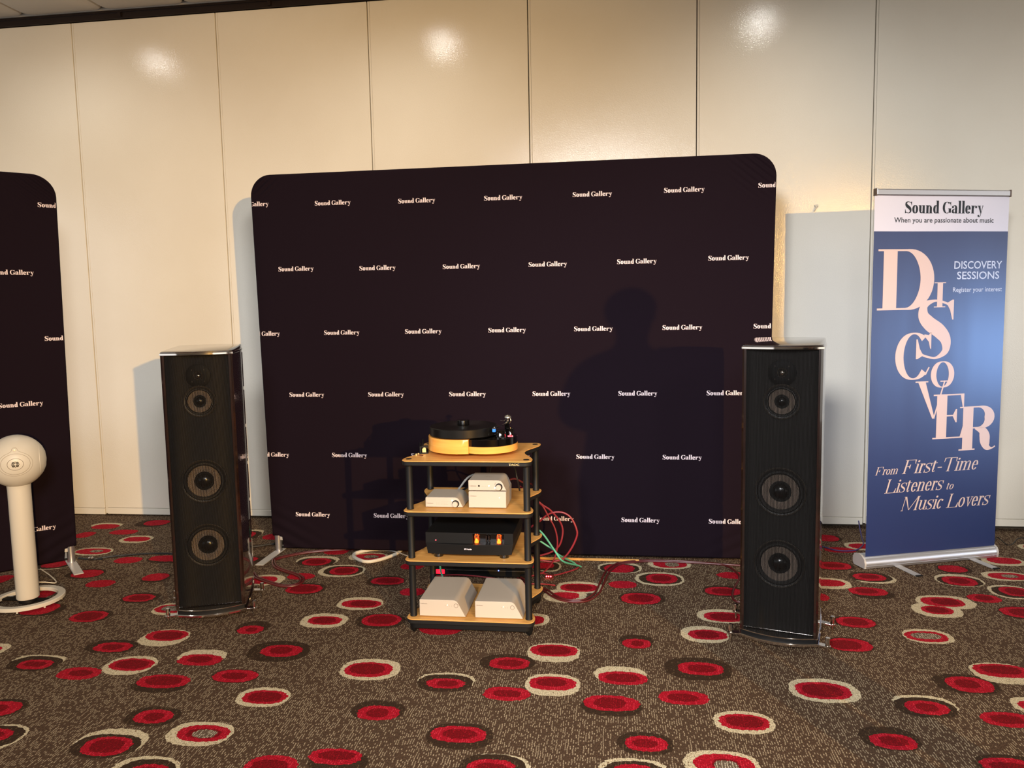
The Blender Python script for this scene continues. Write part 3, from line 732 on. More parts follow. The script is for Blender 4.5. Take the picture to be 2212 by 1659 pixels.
# ------------------------------------------------------------------ fabric backdrops printed with the shop name
def backdrop(label, loc, rz):
    t = thing('fabric_backdrop', label, 'backdrop', loc, rz, 'navy printed backdrops')
    r = 0.115; zb, zt = 0.026, 2.142; hw_t, hw_b = 1.410, 1.382
    def outline(d):
        o = [(-hw_b + d, 0.098 + d), (-hw_b + 0.056 + d, 0.090 + d), (-hw_b + 0.064 + d, zb + d), (hw_b - 0.064 - d, zb + d), (hw_b - 0.056 - d, 0.090 + d), (hw_b - d, 0.098 + d)]
        rr = r - d
        for a in range(0, 91, 9): o.append((hw_t - r + rr * math.cos(R(a)), zt - r + rr * math.sin(R(a))))
        for a in range(90, 181, 9): o.append((-hw_t + r + rr * math.cos(R(a)), zt - r + rr * math.sin(R(a))))
        return o
    b = MB(); b.rings([[(x, y, z) for x, z in outline(d)] for y, d in ((-0.019, 0.016), (-0.016, 0.006), (-0.009, 0.0), (0.009, 0.0), (0.019, 0.016))])
    b.f = [f[::-1] for f in b.f]; b.build('fabric_cover', M['fabric'], t, 25)
    b = MB()
    logo, _ = text_polys('Sound Gallery', 0.165, 0.034, 0.085, 0, 0.004)
    rows = ((1.962, 0.4714, [-1.63 - 0.469 + 0.4714 * k for k in range(7)]), (1.606, 0, [-1.855 + 0.4676 * k for k in range(6)]),
            (1.260, 0, [-1.605 - 0.464 + 0.4638 * k for k in range(7)]), (0.913, 0, [-1.825 + 0.4608 * k for k in range(6)]),
            (0.569, 0, [-1.589 - 0.460 + 0.460 * k for k in range(6)]), (0.223, 0, [-1.821 + 0.463 * k for k in range(6)]))
    for z, _, xs in rows:
        for x in xs:
            xl = x + 0.59                    # local
            lim = hw_b - 0.005 + (hw_t - hw_b) * z / 2.14
            zz = z - 0.006 + (0.012 * ((x + 0.6) / 1.3) ** 2 if z > 1.5 else 0)
            pl = clipx(fit(logo, xl, xl + 0.204, zz), -lim, lim)
            b.polys(pl, lambda px, pz: (px, -0.0198, pz))
    b.build('printed_lettering', M['logo'], t, 0)
    for sx in (-1, 1):
        b = MB(); b.cyl((sx * 1.352, 0.0), 0.020, 0.007, 0.10, 20); b.build('foot_post', M['alu'], t)
        b = MB(); b.rbox((sx * 1.352 - 0.024, -0.255, 0.001), (sx * 1.352 + 0.024, 0.24, 0.007), 0.002); b.build('foot_plate', M['alu_matt'], t)
        b = MB(); b.rbox((min(sx * 1.352, sx * 1.27), -0.012, 0.070), (max(sx * 1.352, sx * 1.27), 0.012, 0.092), 0.003); b.build('corner_bracket', M['alu_matt'], t)
    b = MB(); b.tube([(-1.34, 0.0, 0.027), (1.34, 0.0, 0.027)], 0.006, 10); b.build('bottom_tube', M['black'], t)
    return t
backdrop('wide navy backdrop behind the hi-fi rack, between the two dark speakers', (-0.59, 4.149, 0), 0)
backdrop('navy backdrop cut by the left edge, behind the white round speaker', (-3.0 - 1.41 * math.cos(R(45)), 3.9 - 1.41 * math.sin(R(45)), 0), R(45))

b = MB(); b.rbox((-0.27, -0.008, 0.0), (0.27, 0.0, 0.013), 0.001); o = b.build('lit_tube_strip', M['oak']); o.location = (-0.145, 4.122, 0.001)  # yellow strip imitates the lit stretch of the backdrop's bottom tube
tag(o, 'thin yellowish strip standing in for the lit bottom tube of the wide backdrop', 'strip')

# ------------------------------------------------------------------ roll-up banner
bn = thing('roll_up_banner', 'tall blue and white roll-up banner standing beside the right speaker', 'banner', (1.2795, 4.0797, 0), R(18.57))
b = MB()
prof = [(0.0, 0.004), (0.085, 0.004), (0.094, 0.016), (0.094, 0.045), (0.082, 0.062), (0.055, 0.070), (0.030, 0.066), (0.006, 0.052), (-0.002, 0.030), (-0.001, 0.014)]
b.rings([[(x, y, z) for y, z in prof] for x in (0.004, 0.788)]); b.f = [f[::-1] for f in b.f]; b.build('cassette', M['alu'], bn, 50)
for xa, xb in ((-0.006, 0.004), (0.788, 0.798)):
    b = MB(); b.rings([[(x, 0.046 + (y - 0.046) * 1.04, 0.001 + z * 1.03) for y, z in prof] for x in (xa, xb)]); b.build('end_cap', M['alu_matt'], bn, 50)
b = MB(); b.rbox((0.0, -0.004, 0.014), (0.788, 0.0, 0.018), 0.001); b.build('front_lip', M['alu'], bn)
GY = 0.020
def sheet(x0, x1, z0, z1, m, name, wob):
    b = MB(); n = 48; rs = []
    for k in range(n + 1):
        x = x0 + (x1 - x0) * k / n
        rs.append(x)
    vs = []; fs = []
    for k, x in enumerate(rs):
        y = GY + 0.004 * math.sin((x - 0.02) / 0.775 * math.pi * 2.2) * wob
        for z in (z0, z1): vs += [(x, y, z), (x, y + 0.0012, z)]
    for k in range(n):
        a = 4 * k
        fs += [(a, a + 4, a + 6, a + 2), (a + 1, a + 3, a + 7, a + 5), (a, a + 1, a + 5, a + 4), (a + 2, a + 6, a + 7, a + 3)]
    b.add(vs, fs); return b.build(name, m, bn, 35)
BX0, BX1 = 0.014, 0.792
def gy(x, off=0.0006): return GY + 0.004 * math.sin((x - 0.02) / 0.775 * math.pi * 2.2) * 0.5 - off
sheet(BX0, BX1, 0.062, 1.730, M['blue'], 'blue_graphic', 0.5)
sheet(BX0, BX1, 1.730, 1.912, M['header'], 'white_header', 0.5)
b = MB(); b.rbox((BX0 + 0.004, GY - 0.010, 1.906), (BX1 - 0.002, GY + 0.012, 1.938), 0.005); b.build('top_rail', M['alu'], bn)
for x in (BX0 - 0.001, BX1 - 0.004):
    b = MB(); b.rbox((x, GY - 0.012, 1.904), (x + 0.006, GY + 0.014, 1.940), 0.002); b.build('rail_cap', M['track'] if 0 else M['boxink'], bn)
b = MB(); b.tube([(0.40, 0.06, 0.06), (0.40, 0.035, 1.915)], 0.008, 10); b.build('support_pole', M['alu'], bn)
for x in (0.195, 0.645):
    b = MB(); b.rbox((x - 0.019, -0.155, 0.001), (x + 0.019, 0.12, 0.005), 0.001); b.build('foot_bar', M['alu_matt'], bn)
    b = MB(); b.rbox((x - 0.019, -0.158, 0.0005), (x + 0.019, -0.145, 0.007), 0.002); b.build('foot_tip', M['black'], bn)
def onb(pl, name, m):
    b = MB(); b.polys(pl, lambda x, z: (x, gy(x), z)); return b.build(name, m, bn, 0)
g, _ = text_polys('Sound Gallery', 0.165, 0.030, 0.085, 0, 0.004); onb(fit(g, 0.186, 0.637, 1.820, 0.058), 'title_lettering', M['ink'])
sans('When you are passionate about music', M['ink'], bn, 'tagline_lettering', 0.126, 0.701, 1.7745, gy, 0, height=0.026)
sans('DISCOVERY', M['pale'], bn, 'heading_lettering', 0.478, 0.764, 1.541, gy, 0, height=0.040)
sans('SESSIONS', M['pale'], bn, 'heading_lettering', 0.496, 0.749, 1.488, gy, 0, height=0.040)
sans('Register your interest', M['pale'], bn, 'invitation_lettering', 0.475, 0.769, 1.423, gy, 0, height=0.024)
Pen.sub = 7
for ch, bx in (('D', (0.041, 0.365, 1.336, 1.642)), ('I', (0.368, 0.434, 1.346, 1.473)), ('S', (0.274, 0.484, 1.080, 1.386)), ('C', (0.155, 0.360, 0.977, 1.219)),
               ('O', (0.364, 0.501, 0.931, 1.067)), ('V', (0.277, 0.474, 0.769, 0.968)), ('E', (0.385, 0.576, 0.661, 0.895)), ('R', (0.543, 0.769, 0.587, 0.826))):
    st = {'D': 0.155, 'I': 0.13, 'S': 0.15, 'C': 0.145, 'O': 0.16, 'V': 0.14, 'E': 0.17, 'R': 0.18}[ch]
    p, _ = glyph(ch, st, 0.022, 0.14)
    onb(fitbox([q for q in p], *bx), 'large_letter', M['peach'])
for s_, x0_, x1_, z_, h_ in (('From', 0.056, 0.190, 0.489, 0.042), ('First-Time', 0.214, 0.667, 0.487, 0.072), ('Listeners', 0.114, 0.464, 0.390, 0.072), ('to', 0.480, 0.522, 0.389, 0.040), ('Music Lovers', 0.213, 0.753, 0.290, 0.074)):
    g, _ = text_polys(s_, 0.075, 0.022, 0.135, 0.27, 0.0)
    onb(fit(g, x0_, x1_, z_, h_), 'slogan_lettering', M['peach2'])

# ------------------------------------------------------------------ floorstanding loudspeakers
def loudspeaker(label, loc, rz):
    t = thing('floorstanding_speaker', label, 'speaker', loc, rz, 'floorstanding speaker pair')
    W, WB, YB = 0.148, 0.143, 0.365
    zt = 1.205
    def farc(w, y_end, bulge, n=16):
        o = []
        for i in range(n + 1):
            u = -1 + 2 * i / n; o.append((u * w, y_end - bulge * (1 - u * u)))
        return o
    def plan(d=0.0, front=True):
        o = []
        if front: o += farc(W + d, -0.010 - d * 0.2, 0.038 + d)
        for i in range(1, 8):
            u = i / 8; o.append((W + d - (W - WB) * u ** 1.5 + 0.004 * math.sin(u * math.pi), -0.010 + (YB + 0.010) * u))
        for i in range(9):
            a = R(180 * i / 8); o.append(((WB + d) * math.cos(a), YB + (0.03 + d) * math.sin(a)))
        for i in range(7, 0, -1):
            u = i / 8; o.append((-(W + d - (W - WB) * u ** 1.5 + 0.004 * math.sin(u * math.pi)), -0.010 + (YB + 0.010) * u))
        return o
    # cabinet: grille recess cut into the front
    rec = 0.132
    yr = -0.010 - 0.038 * (1 - (rec / W) ** 2)
    cab = plan(0, False)
    poly = [(-W, -0.010), (-(W + rec) / 2, (yr - 0.012) / 2 - 0.003), (-rec, yr), (-rec, 0.014), (rec, 0.014), (rec, yr), ((W + rec) / 2, (yr - 0.012) / 2 - 0.003), (W, -0.010)] + cab
    b = MB(); b.rings([[(x, y, 0.070) for x, y in poly], [(x, y, zt) for x, y in poly]])
    b.build('cabinet', M['walnut'], t, 30)
    b = MB(); b.box((-rec, 0.006, 0.075), (rec, 0.0135, zt - 0.004)); b.build('baffle', M['baffle'], t, 0)
    for k in range(6):   # segmented spine down the back
        b = MB(); b.rbox((-WB - 0.002, YB - 0.028, 0.10 + k * 0.185), (WB + 0.002, YB + 0.006, 0.10 + k * 0.185 + 0.172), 0.003); b.build('rear_fin', M['walnut'], t)
    # drivers
    def driver(name, z, rf, rs, rc, rd, dome):
        d = MB(); d.lathe([(rf, 0.0), (rf, 0.006), (rf - 0.004, 0.009), (rf - 0.010, 0.0075), (rs, 0.005), (rs, 0.0)], (0, 0.006, z), 'y', 40)
        p = d.build(name, M['surround'], t, 40)
        b = MB(); b.lathe([(rf - 0.0005, 0.0085), (rf - 0.003, 0.0105), (rf - 0.006, 0.0085)], (0, 0.006, z), 'y', 40, False); b.build('trim_ring', M['ring'], p)
        b = MB(); b.lathe([(rs, 0.005), (rs - 0.005, 0.012), (rs - (rs - rc) * 0.6, 0.012), (rc, 0.006)], (0, 0.006, z), 'y', 40, False); b.build('surround_roll', M['surround'], p)
        b = MB(); b.lathe([(rc + 0.001, 0.007), (rc * 0.7, 0.002), (rd, -0.003)], (0, 0.006, z), 'y', 40, False); b.build('cone', M['cone'], p)
        b = MB(); b.lathe([(rd, -0.003)] + [(rd * math.cos(R(a)), -0.003 + dome * math.sin(R(a))) for a in (20, 40, 60, 78)], (0, 0.006, z), 'y', 28); b.build('dust_cap', M['cap'], p)
        return p
    driver('woofer', 0.352, 0.098, 0.088, 0.069, 0.032, 0.018)
    driver('woofer', 0.643, 0.098, 0.088, 0.069, 0.032, 0.018)
    driver('midrange', 1.000, 0.070, 0.062, 0.048, 0.019, 0.013)
    d = MB(); d.lathe([(0.053, 0.0), (0.053, 0.004), (0.050, 0.006), (0.020, 0.005), (0.018, 0.002)], (0, 0.006, 1.113), 'y', 36); tw = d.build('tweeter', M['black'], t, 40)
    d = MB(); d.lathe([(0.020, 0.005), (0.018, 0.009), (0.015, 0.005)], (0, 0.006, 1.113), 'y', 28, False); d.build('trim_ring', M['ring'], tw)
    d = MB(); d.lathe([(0.0115, 0.004)] + [(0.0115 * math.cos(R(a)), 0.004 + 0.010 * math.sin(R(a))) for a in (25, 50, 75)], (0, 0.006, 1.113), 'y', 20); d.build('dome', M['silver'], tw)
    for q in range(4):
        a = R(45 + 90 * q); d = MB(); d.lathe([(0.003, 0.005), (0.003, 0.0075), (0.002, 0.008)], (0.036 * math.cos(a), 0.006, 1.113 + 0.036 * math.sin(a)), 'y', 8); d.build('screw', M['ring'], tw)
    # strings of the grille
    b = MB(); ns = 58
    for i in range(ns):
        x = -rec + 0.003 + (2 * rec - 0.006) * i / (ns - 1); y = -0.010 - 0.038 * (1 - (x / W) ** 2) + 0.003
        r = 0.00125
        b.rings([[(x - r, y, z), (x, y - r, z), (x + r, y, z), (x, y + r, z)] for z in (0.072, zt - 0.002)])
    tag(b.build('grille_strings', M['string'], t, 0), kind='stuff')
    # top plate with chrome rim
    rim = plan(0.003); b = MB(); b.prism([(x, y) for x, y in rim], zt, zt + 0.011, 0.002); b.build('top_rim', M['chrome'], t)
    pl_ = plan(-0.001); b = MB()
    zz = lambda y, h: zt + h + 0.014 * max(0, (y + 0.05) / 0.44)
    b.rings([[(x, y, zt + 0.010) for x, y in pl_], [(x, y, zz(y, 0.014)) for x, y in pl_], [(x * 0.97, y * 0.97 + 0.004, zz(y, 0.0165)) for x, y in pl_]]); b.build('top_panel', M['gloss'] if 0 else M['walnut'], t, 30)
    # foot: thin chrome bead, black gap, chrome plate
    b = MB(); b.prism(plan(0.002), 0.066, 0.0705, 0.0015); b.build('bottom_bead', M['chrome'], t)
    b = MB(); b.prism(plan(-0.006), 0.048, 0.066); b.build('plinth_gap', M['black'], t)
    b = MB(); b.prism(plan(0.004), 0.036, 0.0485, 0.003); base = b.build('base_plate', M['chrome'], t)
    for sx, y, xk in ((-1, 0.0, 0.184), (1, 0.0, 0.184), (-1, 0.230, 0.196), (1, 0.230, 0.196)):
        b = MB(); xi = 0.10; pts = [(sx * xi, y - 0.020 + 0.02), (sx * xi, y + 0.040), (sx * (xk + 0.002), y + 0.012), (sx * (xk + 0.012), y + 0.004), (sx * (xk + 0.012), y - 0.008), (sx * (xk + 0.002), y - 0.013)]
        if sx > 0: pts = pts[::-1]
        b.prism(pts[::1] if sx < 0 else pts, 0.038, 0.0445, 0.001); arm = b.build('outrigger', M['chrome'], t)
        b = MB(); b.lathe([(0.0085, 0.0445), (0.0085, 0.070), (0.0095, 0.071), (0.0095, 0.075), (0.008, 0.077)], (sx * xk, y, 0), 'z', 20); b.build('adjuster_knob', M['chrome'], arm)
        b = MB(); b.lathe([(0.0008, 0.0), (0.0035, 0.014), (0.0035, 0.038)], (sx * xk, y, 0), 'z', 12); b.build('spike', M['chrome'], arm)
    return t
loudspeaker('tall dark walnut speaker on the left, beside the white round speaker', (-1.812, 3.157, 0), R(20))
loudspeaker('tall black-fronted speaker on the right, in front of the blue banner', (0.643, 3.087, 0), R(-16.3))

# ------------------------------------------------------------------ equipment rack
SH = (0.072, 0.328, 0.540, 0.756)
rk = thing('hifi_rack', 'four-shelf hi-fi rack with oak tops and black round posts', 'rack', (-0.6155, 3.305, 0), 0)
def shelf_outline(d=0.0):
    hx, hy = 0.275 - d, 0.222 - d; o = []; r = 0.030
    o += [(-hx + r + r * math.cos(R(a)), -hy + r + r * math.sin(R(a))) for a in range(180, 271, 15)]
    o += [(hx - r + r * math.cos(R(a)), -hy + r + r * math.sin(R(a))) for a in range(270, 361, 15)]
    side = []
    for i in range(1, 16):
        u = i / 16; y = -hy + r + (2 * hy - 2 * r) * u
        k = math.sin(math.pi * min(1, max(0, (u - 0.06) / 0.88))) ** 1.6
        side.append((hx - 0.052 * k, y))
    o += side
    o += [(hx - r + r * math.cos(R(a)), hy - r + r * math.sin(R(a))) for a in range(0, 91, 15)]
    o += [(-hx + r + r * math.cos(R(a)), hy - r + r * math.sin(R(a))) for a in range(90, 181, 15)]
    o += [(-x, y) for x, y in reversed(side)]
    return o
so = shelf_outline()
for i, z in enumerate(SH):
    b = MB(); b.prism(so, z - 0.004, z, 0.0012); s = b.build('shelf', M['oak'], rk)
    b = MB(); b.prism(shelf_outline(0.0008), z - 0.022, z - 0.0041, 0.003); b.build('shelf_core', M['shelf_edge'], s)
PP = [(-0.250, -0.180), (0.250, -0.180), (0.250, 0.185), (-0.250, 0.185)]
for x, y in PP:
    for i in range(3):
        b = MB(); b.lathe([(0.0145, SH[i]), (0.0155, SH[i] + 0.003), (0.0145, SH[i] + 0.006), (0.0145, SH[i + 1] - 0.022)], (x, y, 0), 'z', 20); b.build('post', M['blackmetal'], rk)
    b = MB(); b.lathe([(0.0125, 0.0), (0.0125, 0.0012), (0.010, 0.0016)], (x, y, SH[3]), 'z', 20); b.build('post_cap', M['black'], rk)
    b = MB(); b.lathe([(0.004, 0.0), (0.013, 0.012), (0.017, 0.030), (0.017, SH[0] - 0.022)], (x, y, 0), 'z', 16); b.build('rack_foot', M['blackmetal'], rk)
b = MB(); b.prism(shelf_outline(0.012), 0.026, 0.0505, 0.003); b.build('base_frame', M['black'], rk)
sans('TAOC', M['gold'], rk, 'rack_lettering', 0.182, 0.226, SH[3] - 0.0165, -0.2222, 0.02, height=0.0085)

# ------------------------------------------------------------------ small white components
def component(name, label, group, x0, y0, z0, w, h, dep, sl, feet=True):
    t = thing(name, label, 'component', (x0, y0, z0), 0, group)
    z = 0.004 if feet else 0.0; r = 0.016 if sl else 0.003
    o = [(0.001, z), (w - 0.001, z)]
    if sl:
        xt = w - sl; L = math.hypot(sl, h - z); ux, uz = -sl / L, (h - z) / L
        p1 = (xt - ux * 0 + (sl / (h - z)) * r * 0.9, h - r * 0.9); p2 = (xt - r, h)
        for i in range(8):
            u = i / 7; q = (1 - u) ** 2, 2 * u * (1 - u), u * u
            o.append((p1[0] * q[0] + xt * q[1] + p2[0] * q[2], p1[1] * q[0] + h * q[1] + p2[1] * q[2]))
    else: o += [(w, h - r), (w - r, h)]
    o += [(0.003, h), (0, h - 0.003), (0, z + 0.001)]
    def sc_(d): 
        cx, cz = w / 2, (h + z) / 2
        return [(cx + (x - cx) * (1 - 2 * d / w), cz + (zz - cz) * (1 - 2 * d / (h - z))) for x, zz in o]
    b = MB(); b.rings([[(x, y, q) for x, q in sc_(d)] for y, d in ((0, 0.0015), (0.0015, 0.0), (dep - 0.001, 0.0), (dep, 0.001))]); b.f = [f[::-1] for f in b.f]
    b.build('case', M['boxwhite'], t, 30)
    if feet:
        for fx in (0.022, w - 0.022):
            for fy in (0.022, dep - 0.022):
                b = MB(); b.cyl((fx, fy), 0.009, 0, 0.0045, 16); b.build('rubber_foot', M['black'], t)
    return t
def printed(t, s, x0, x1, z, h):
    g, _ = text_polys(s, 0.09, 0.05, 0.15); b = MB(); b.polys(fit(g, x0, x1, z, h), lambda x, q: (x, -0.0004, q)); return b.build('brand_lettering', M['boxink'], t, 0)
def knob(t, x, z, r, dep=0.012):
    b = MB(); b.lathe([(r + 0.0028, -0.001), (r + 0.0028, 0.0008), (r, 0.0009)], (x, 0, z), 'y', 28); k0 = b.build('knob_recess', M['black'], t)
    b = MB(); b.lathe([(r - 0.001, 0.0), (r - 0.001, dep - 0.001), (r - 0.002, dep)], (x - 0.001, 0, z - 0.001), 'y', 28); k = b.build('volume_knob', M['boxwhite'], t)
def led(t, x, z, r=0.0016, m='warmled'):
    b = MB(); b.lathe([(r, -0.001), (r, 0.0006), (r * 0.6, 0.0012)], (x, 0, z), 'y', 10); b.build('indicator_light', M[m], t)
def dashes(t, pts, w=0.002, h=0.0008):
    b = MB()
    for x, z in pts: b.box((x, -0.0004, z), (x + w, 0.0002, z + h))
    b.build('scale_print', M['boxink'], t, 0)
A = component('preamplifier', 'small white component with round knob on the left of the second shelf', 'small white boxes on the rack', -0.805, 3.150, SH[2], 0.163, 0.046, 0.150, 0.022)
printed(A, 'Meduson', 0.006, 0.034, 0.018, 0.0045); knob(A, 0.131, 0.019, 0.0125); led(A, 0.1165, 0.033, 0.0026)
dashes(A, [(0.048 + 0.0068 * k, 0.021) for k in range(7)] + [(0.048 + 0.0068 * k, 0.0155) for k in range(8)] + [(0.068 + 0.0068 * k, 0.0265) for k in range(6)])
Bx = component('power_supply', 'plain white box under another white box on the second shelf', 'small white boxes on the rack', -0.617, 3.149, SH[2], 0.161, 0.074, 0.170, 0.0)
printed(Bx, 'Meduson', 0.006, 0.034, 0.052, 0.0045); led(Bx, 0.132, 0.048, 0.0012)
Cx = component('streamer', 'white component with knob and black sensor dot, on top of another box', 'small white boxes on the rack', -0.617, 3.150, SH[2] + 0.0741, 0.163, 0.048, 0.150, 0.022)
printed(Cx, 'Meduson', 0.006, 0.034, 0.021, 0.0045); knob(Cx, 0.131, 0.020, 0.0125); led(Cx, 0.088, 0.024, 0.0024); led(Cx, 0.1135, 0.0155, 0.0024)
b = MB(); b.lathe([(0.0038, -0.0005), (0.0038, 0.0006), (0.003, 0.0008)], (0.0455, 0, 0.0235), 'y', 20); b.build('sensor_window', M['gloss'], Cx)
dashes(Cx, [(0.058 + 0.008 * k, 0.020) for k in range(4)])
b = MB(); b.tube([(0.119, -0.0003, 0.0395), (0.1145, -0.0003, 0.034), (0.113, -0.0003, 0.028)], 0.0006, 6); b.build('volume_arc', M['boxink'], Cx)
g, _ = text_polys('dao', 0.05, 0.03, 0.2); b = MB(); b.polys(fit(g, 0.055, 0.085, 0.055, 0.045), lambda x, y: (x, y, 0.0484)); b.build('embossed_mark', M['seam'], Cx, 0)
for nm, lb, x0_, w_ in (('mono_amplifier', 'larger white power unit on the left of the bottom shelf', -0.836, 0.201), ('mono_amplifier', 'larger white power unit on the right of the bottom shelf', -0.594, 0.205)):
    t = component(nm, lb, 'pair of large white boxes', x0_, 3.114, SH[0], w_, 0.076, 0.285, 0.040)
    printed(t, 'Meduson', 0.005, 0.034, 0.056, 0.0042); led(t, 0.122, 0.0545, 0.0015); dashes(t, [(0.112, 0.0505), (0.121, 0.0505), (0.130, 0.0505), (0.139, 0.0505)], 0.0025)
    b = MB(); b.lathe([(0.0092, -0.0005), (0.0092, 0.0006), (0.0078, 0.0007)], (0.160, 0, 0.0525), 'y', 24); b.build('button_ring', M['boxink'], t)
    b = MB(); b.lathe([(0.0078, -0.0005), (0.0078, 0.0014), (0.006, 0.0016)], (0.160, 0, 0.0525), 'y', 24); b.build('power_button', M['boxwhite'], t)

# black valve amplifier on the third shelf
am = thing('valve_amplifier', 'wide black amplifier with two glowing valves behind its front window', 'amplifier', (-0.6155, 3.128, SH[1]), 0)
def am_front(w, bul, dep=0.345):
    return [(-w + 2 * w * i / 16, -bul * (1 - (2 * i / 16 - 1) ** 2)) for i in range(17)] + [(w, dep), (-w, dep)]
b = MB(); b.rings([[(x, y, 0.020) for x, y in am_front(0.180, 0.012)], [(x, y, 0.063) for x, y in am_front(0.187, 0.017)]]); b.build('lower_front', M['black'], am)
b = MB(); b.rings([[(x, y, 0.063) for x, y in am_front(0.188, 0.018)], [(x, y, 0.0655) for x, y in am_front(0.188, 0.018)]]); b.build('edge_line', M['blackmetal'], am)
b = MB(); b.box((-0.188, 0.030, 0.0655), (0.188, 0.345, 0.111)); b.box((-0.188, 0.001, 0.0655), (0.015, 0.030, 0.111)); b.box((0.150, 0.001, 0.0655), (0.188, 0.030, 0.111)); b.box((0.015, 0.001, 0.1075), (0.150, 0.030, 0.111)); b.build('upper_case', M['black'], am, 0)
b = MB(); b.box((0.0155, 0.0285, 0.0656), (0.1495, 0.0299, 0.1074)); b.build('window_back', M['winglass'], am, 0)
for x in (0.030, 0.126):
    b = MB(); b.lathe([(0.0088, 0.0658), (0.0092, 0.080), (0.0088, 0.098), (0.005, 0.1045), (0.0008, 0.1055)], (x, 0.014, 0), 'z', 20); v = b.build('valve', M['glass'], am)
    b = MB(); b.lathe([(0.0058, 0.0665), (0.0064, 0.072), (0.003, 0.079), (0.0045, 0.080), (0.001, 0.088)], (x, 0.014, 0), 'z', 10); b.build('filament', M['filament'], v)
    b = MB(); b.cyl((x, 0.014), 0.0030, 0.080, 0.0990, 10); b.build('anode', M['blackmetal'], v)
    l = bpy.data.lights.new('valve_glow', 'POINT'); l.energy = 0.035; l.color = (1, 0.25, 0.05); l.shadow_soft_size = 0.004
    lo = bpy.data.objects.new('valve_glow', l); C.objects.link(lo); lo.location = (-0.6155 + x, 3.128 + 0.002, SH[1] + 0.085)
for x in (0.072, 0.083):
    b = MB(); b.cyl((x, 0.016), 0.0028, 0.070, 0.095, 10); b.build('signal_valve', M['blackmetal'], am)
b = MB(); b.lathe([(0.0016, -0.001), (0.0016, 0.0008), (0.001, 0.0012)], (-0.144, 0.001, 0.078), 'y', 10); b.build('standby_light', M['redled'], am)
sans('EM.Audio', M['header'], am, 'brand_lettering', -0.018, 0.014, 0.0435, -0.0172, 0.015, height=0.0068)
for fx in (-0.140, 0.145):
    for fy in (0.03, 0.30):
        b = MB(); b.lathe([(0.020, 0), (0.021, 0.004), (0.019, 0.020)], (fx, fy, 0), 'z', 20); b.build('amp_foot', M['gloss'], am)

# ------------------------------------------------------------------ turntable
tt = thing('turntable', 'turntable with honey maple plinth and thick black platter on the rack', 'turntable', (-0.613, 3.28, SH[3]), 0)
cA = (-0.048, 0.016, 0.154); cB = (0.063, -0.004, 0.130)
def circ_arc(c, x_lim, side, n=40):
    a0 = math.acos(max(-1, min(1, (x_lim - c[0]) / c[2])))
    if side < 0: return [(c[0] + c[2] * math.cos(a), c[1] + c[2] * math.sin(a)) for a in np.linspace(a0, 2 * math.pi - a0, n)]
    return [(c[0] + c[2] * math.cos(a), c[1] + c[2] * math.sin(a)) for a in np.linspace(-a0, a0, n)]
left = circ_arc(cA, 0.0, -1); right = circ_arc(cB, 0.0, 1)
b = MB(); b.prism([tuple(p) for p in left] + [tuple(p) for p in right], 0.018, 0.047, 0.0004); b.build('plinth_base', M['plinth'], tt)
b = MB(); b.prism([tuple(p) for p in left], 0.047, 0.078, 0.0004); b.build('plinth_upper', M['plinth'], tt)
b = MB(); b.prism([tuple(p) for p in circ_arc((cB[0], cB[1], 0.1285), 0.0008, 1)], 0.0472, 0.077, 0.001); b.build('arm_base', M['gloss'], tt)
b = MB(); b.lathe([(0.128, 0.0778), (0.134, 0.079), (0.134, 0.083)], (cA[0] - 0.001, cA[1], 0), 'z', 48); b.build('platter_bearing', M['black'], tt)
b = MB(); b.lathe([(0.146, 0.081), (0.147, 0.083), (0.147, 0.116), (0.145, 0.1185), (0.055, 0.1178), (0.05, 0.1185)], (cA[0] - 0.001, cA[1], 0), 'z', 96); b.build('platter', M['platter'], tt, 25)
for fx, fy in ((-0.13, 0.02), (0.0, -0.03), (0.12, 0.03), (-0.03, 0.13)):
    b = MB(); b.lathe([(0.018, 0), (0.020, 0.004), (0.018, 0.018)], (fx, fy, 0), 'z', 20); b.build('turntable_foot', M['black'], tt)
b = MB(); b.lathe([(0.024, 0.0770), (0.0245, 0.079), (0.0245, 0.104), (0.023, 0.106)], (0.122, -0.030, 0), 'z', 32); b.build('arm_pod', M['gloss'], tt)
b = MB(); b.lathe([(0.0150, 0.0770), (0.0155, 0.079), (0.0155, 0.108), (0.014, 0.1095)], (0.163, -0.004, 0), 'z', 28); b.build('control_pod', M['gloss'], tt)
for k in range(4):
    b = MB(); b.cyl((0.156 + 0.006 * k, -0.026 + 0.002 * (k % 2)), 0.0016, 0.077, 0.0795, 8); b.build('indicator_light', M['redled'], tt)
ta = MB(); ta.rbox((0.127, 0.070, 0.077), (0.147, 0.098, 0.128), 0.002); arm = ta.build('tonearm', M['gloss'], tt)
b = MB(); b.tube([(0.137, 0.072, 0.122), (0.124, 0.0, 0.119), (0.104, -0.075, 0.1215)], 0.0032, 10, 6); b.build('arm_tube', M['silver'], arm)
b = MB(); b.rbox((0.096, -0.092, 0.1175), (0.112, -0.070, 0.1225), 0.001); b.build('headshell', M['silver'], arm)
b = MB(); b.rbox((0.0975, -0.092, 0.1185 - 0.0135), (0.1105, -0.076, 0.1172), 0.0012); b.build('cartridge', M['bluecart'], arm)
b = MB(); b.lathe([(0.0165, 0.0)] + [(0.0165 * math.cos(R(a)), 0.0145 * math.sin(R(a))) for a in (15, 30, 45, 60, 75, 86)], (0.139, 0.094, 0.141), 'z', 28); b.build('counterweight', M['silver'], arm)
b = MB(); b.cyl((0.139, 0.088), 0.0050, 0.127, 0.143, 14); b.build('arm_pillar', M['chrome'], arm)
b = MB(); b.tube([(0.150, 0.085, 0.143), (0.1535, 0.083, 0.130), (0.149, 0.082, 0.119), (0.143, 0.080, 0.118)], 0.0014, 8, 6); b.build('bias_bracket', M['silver'], arm)
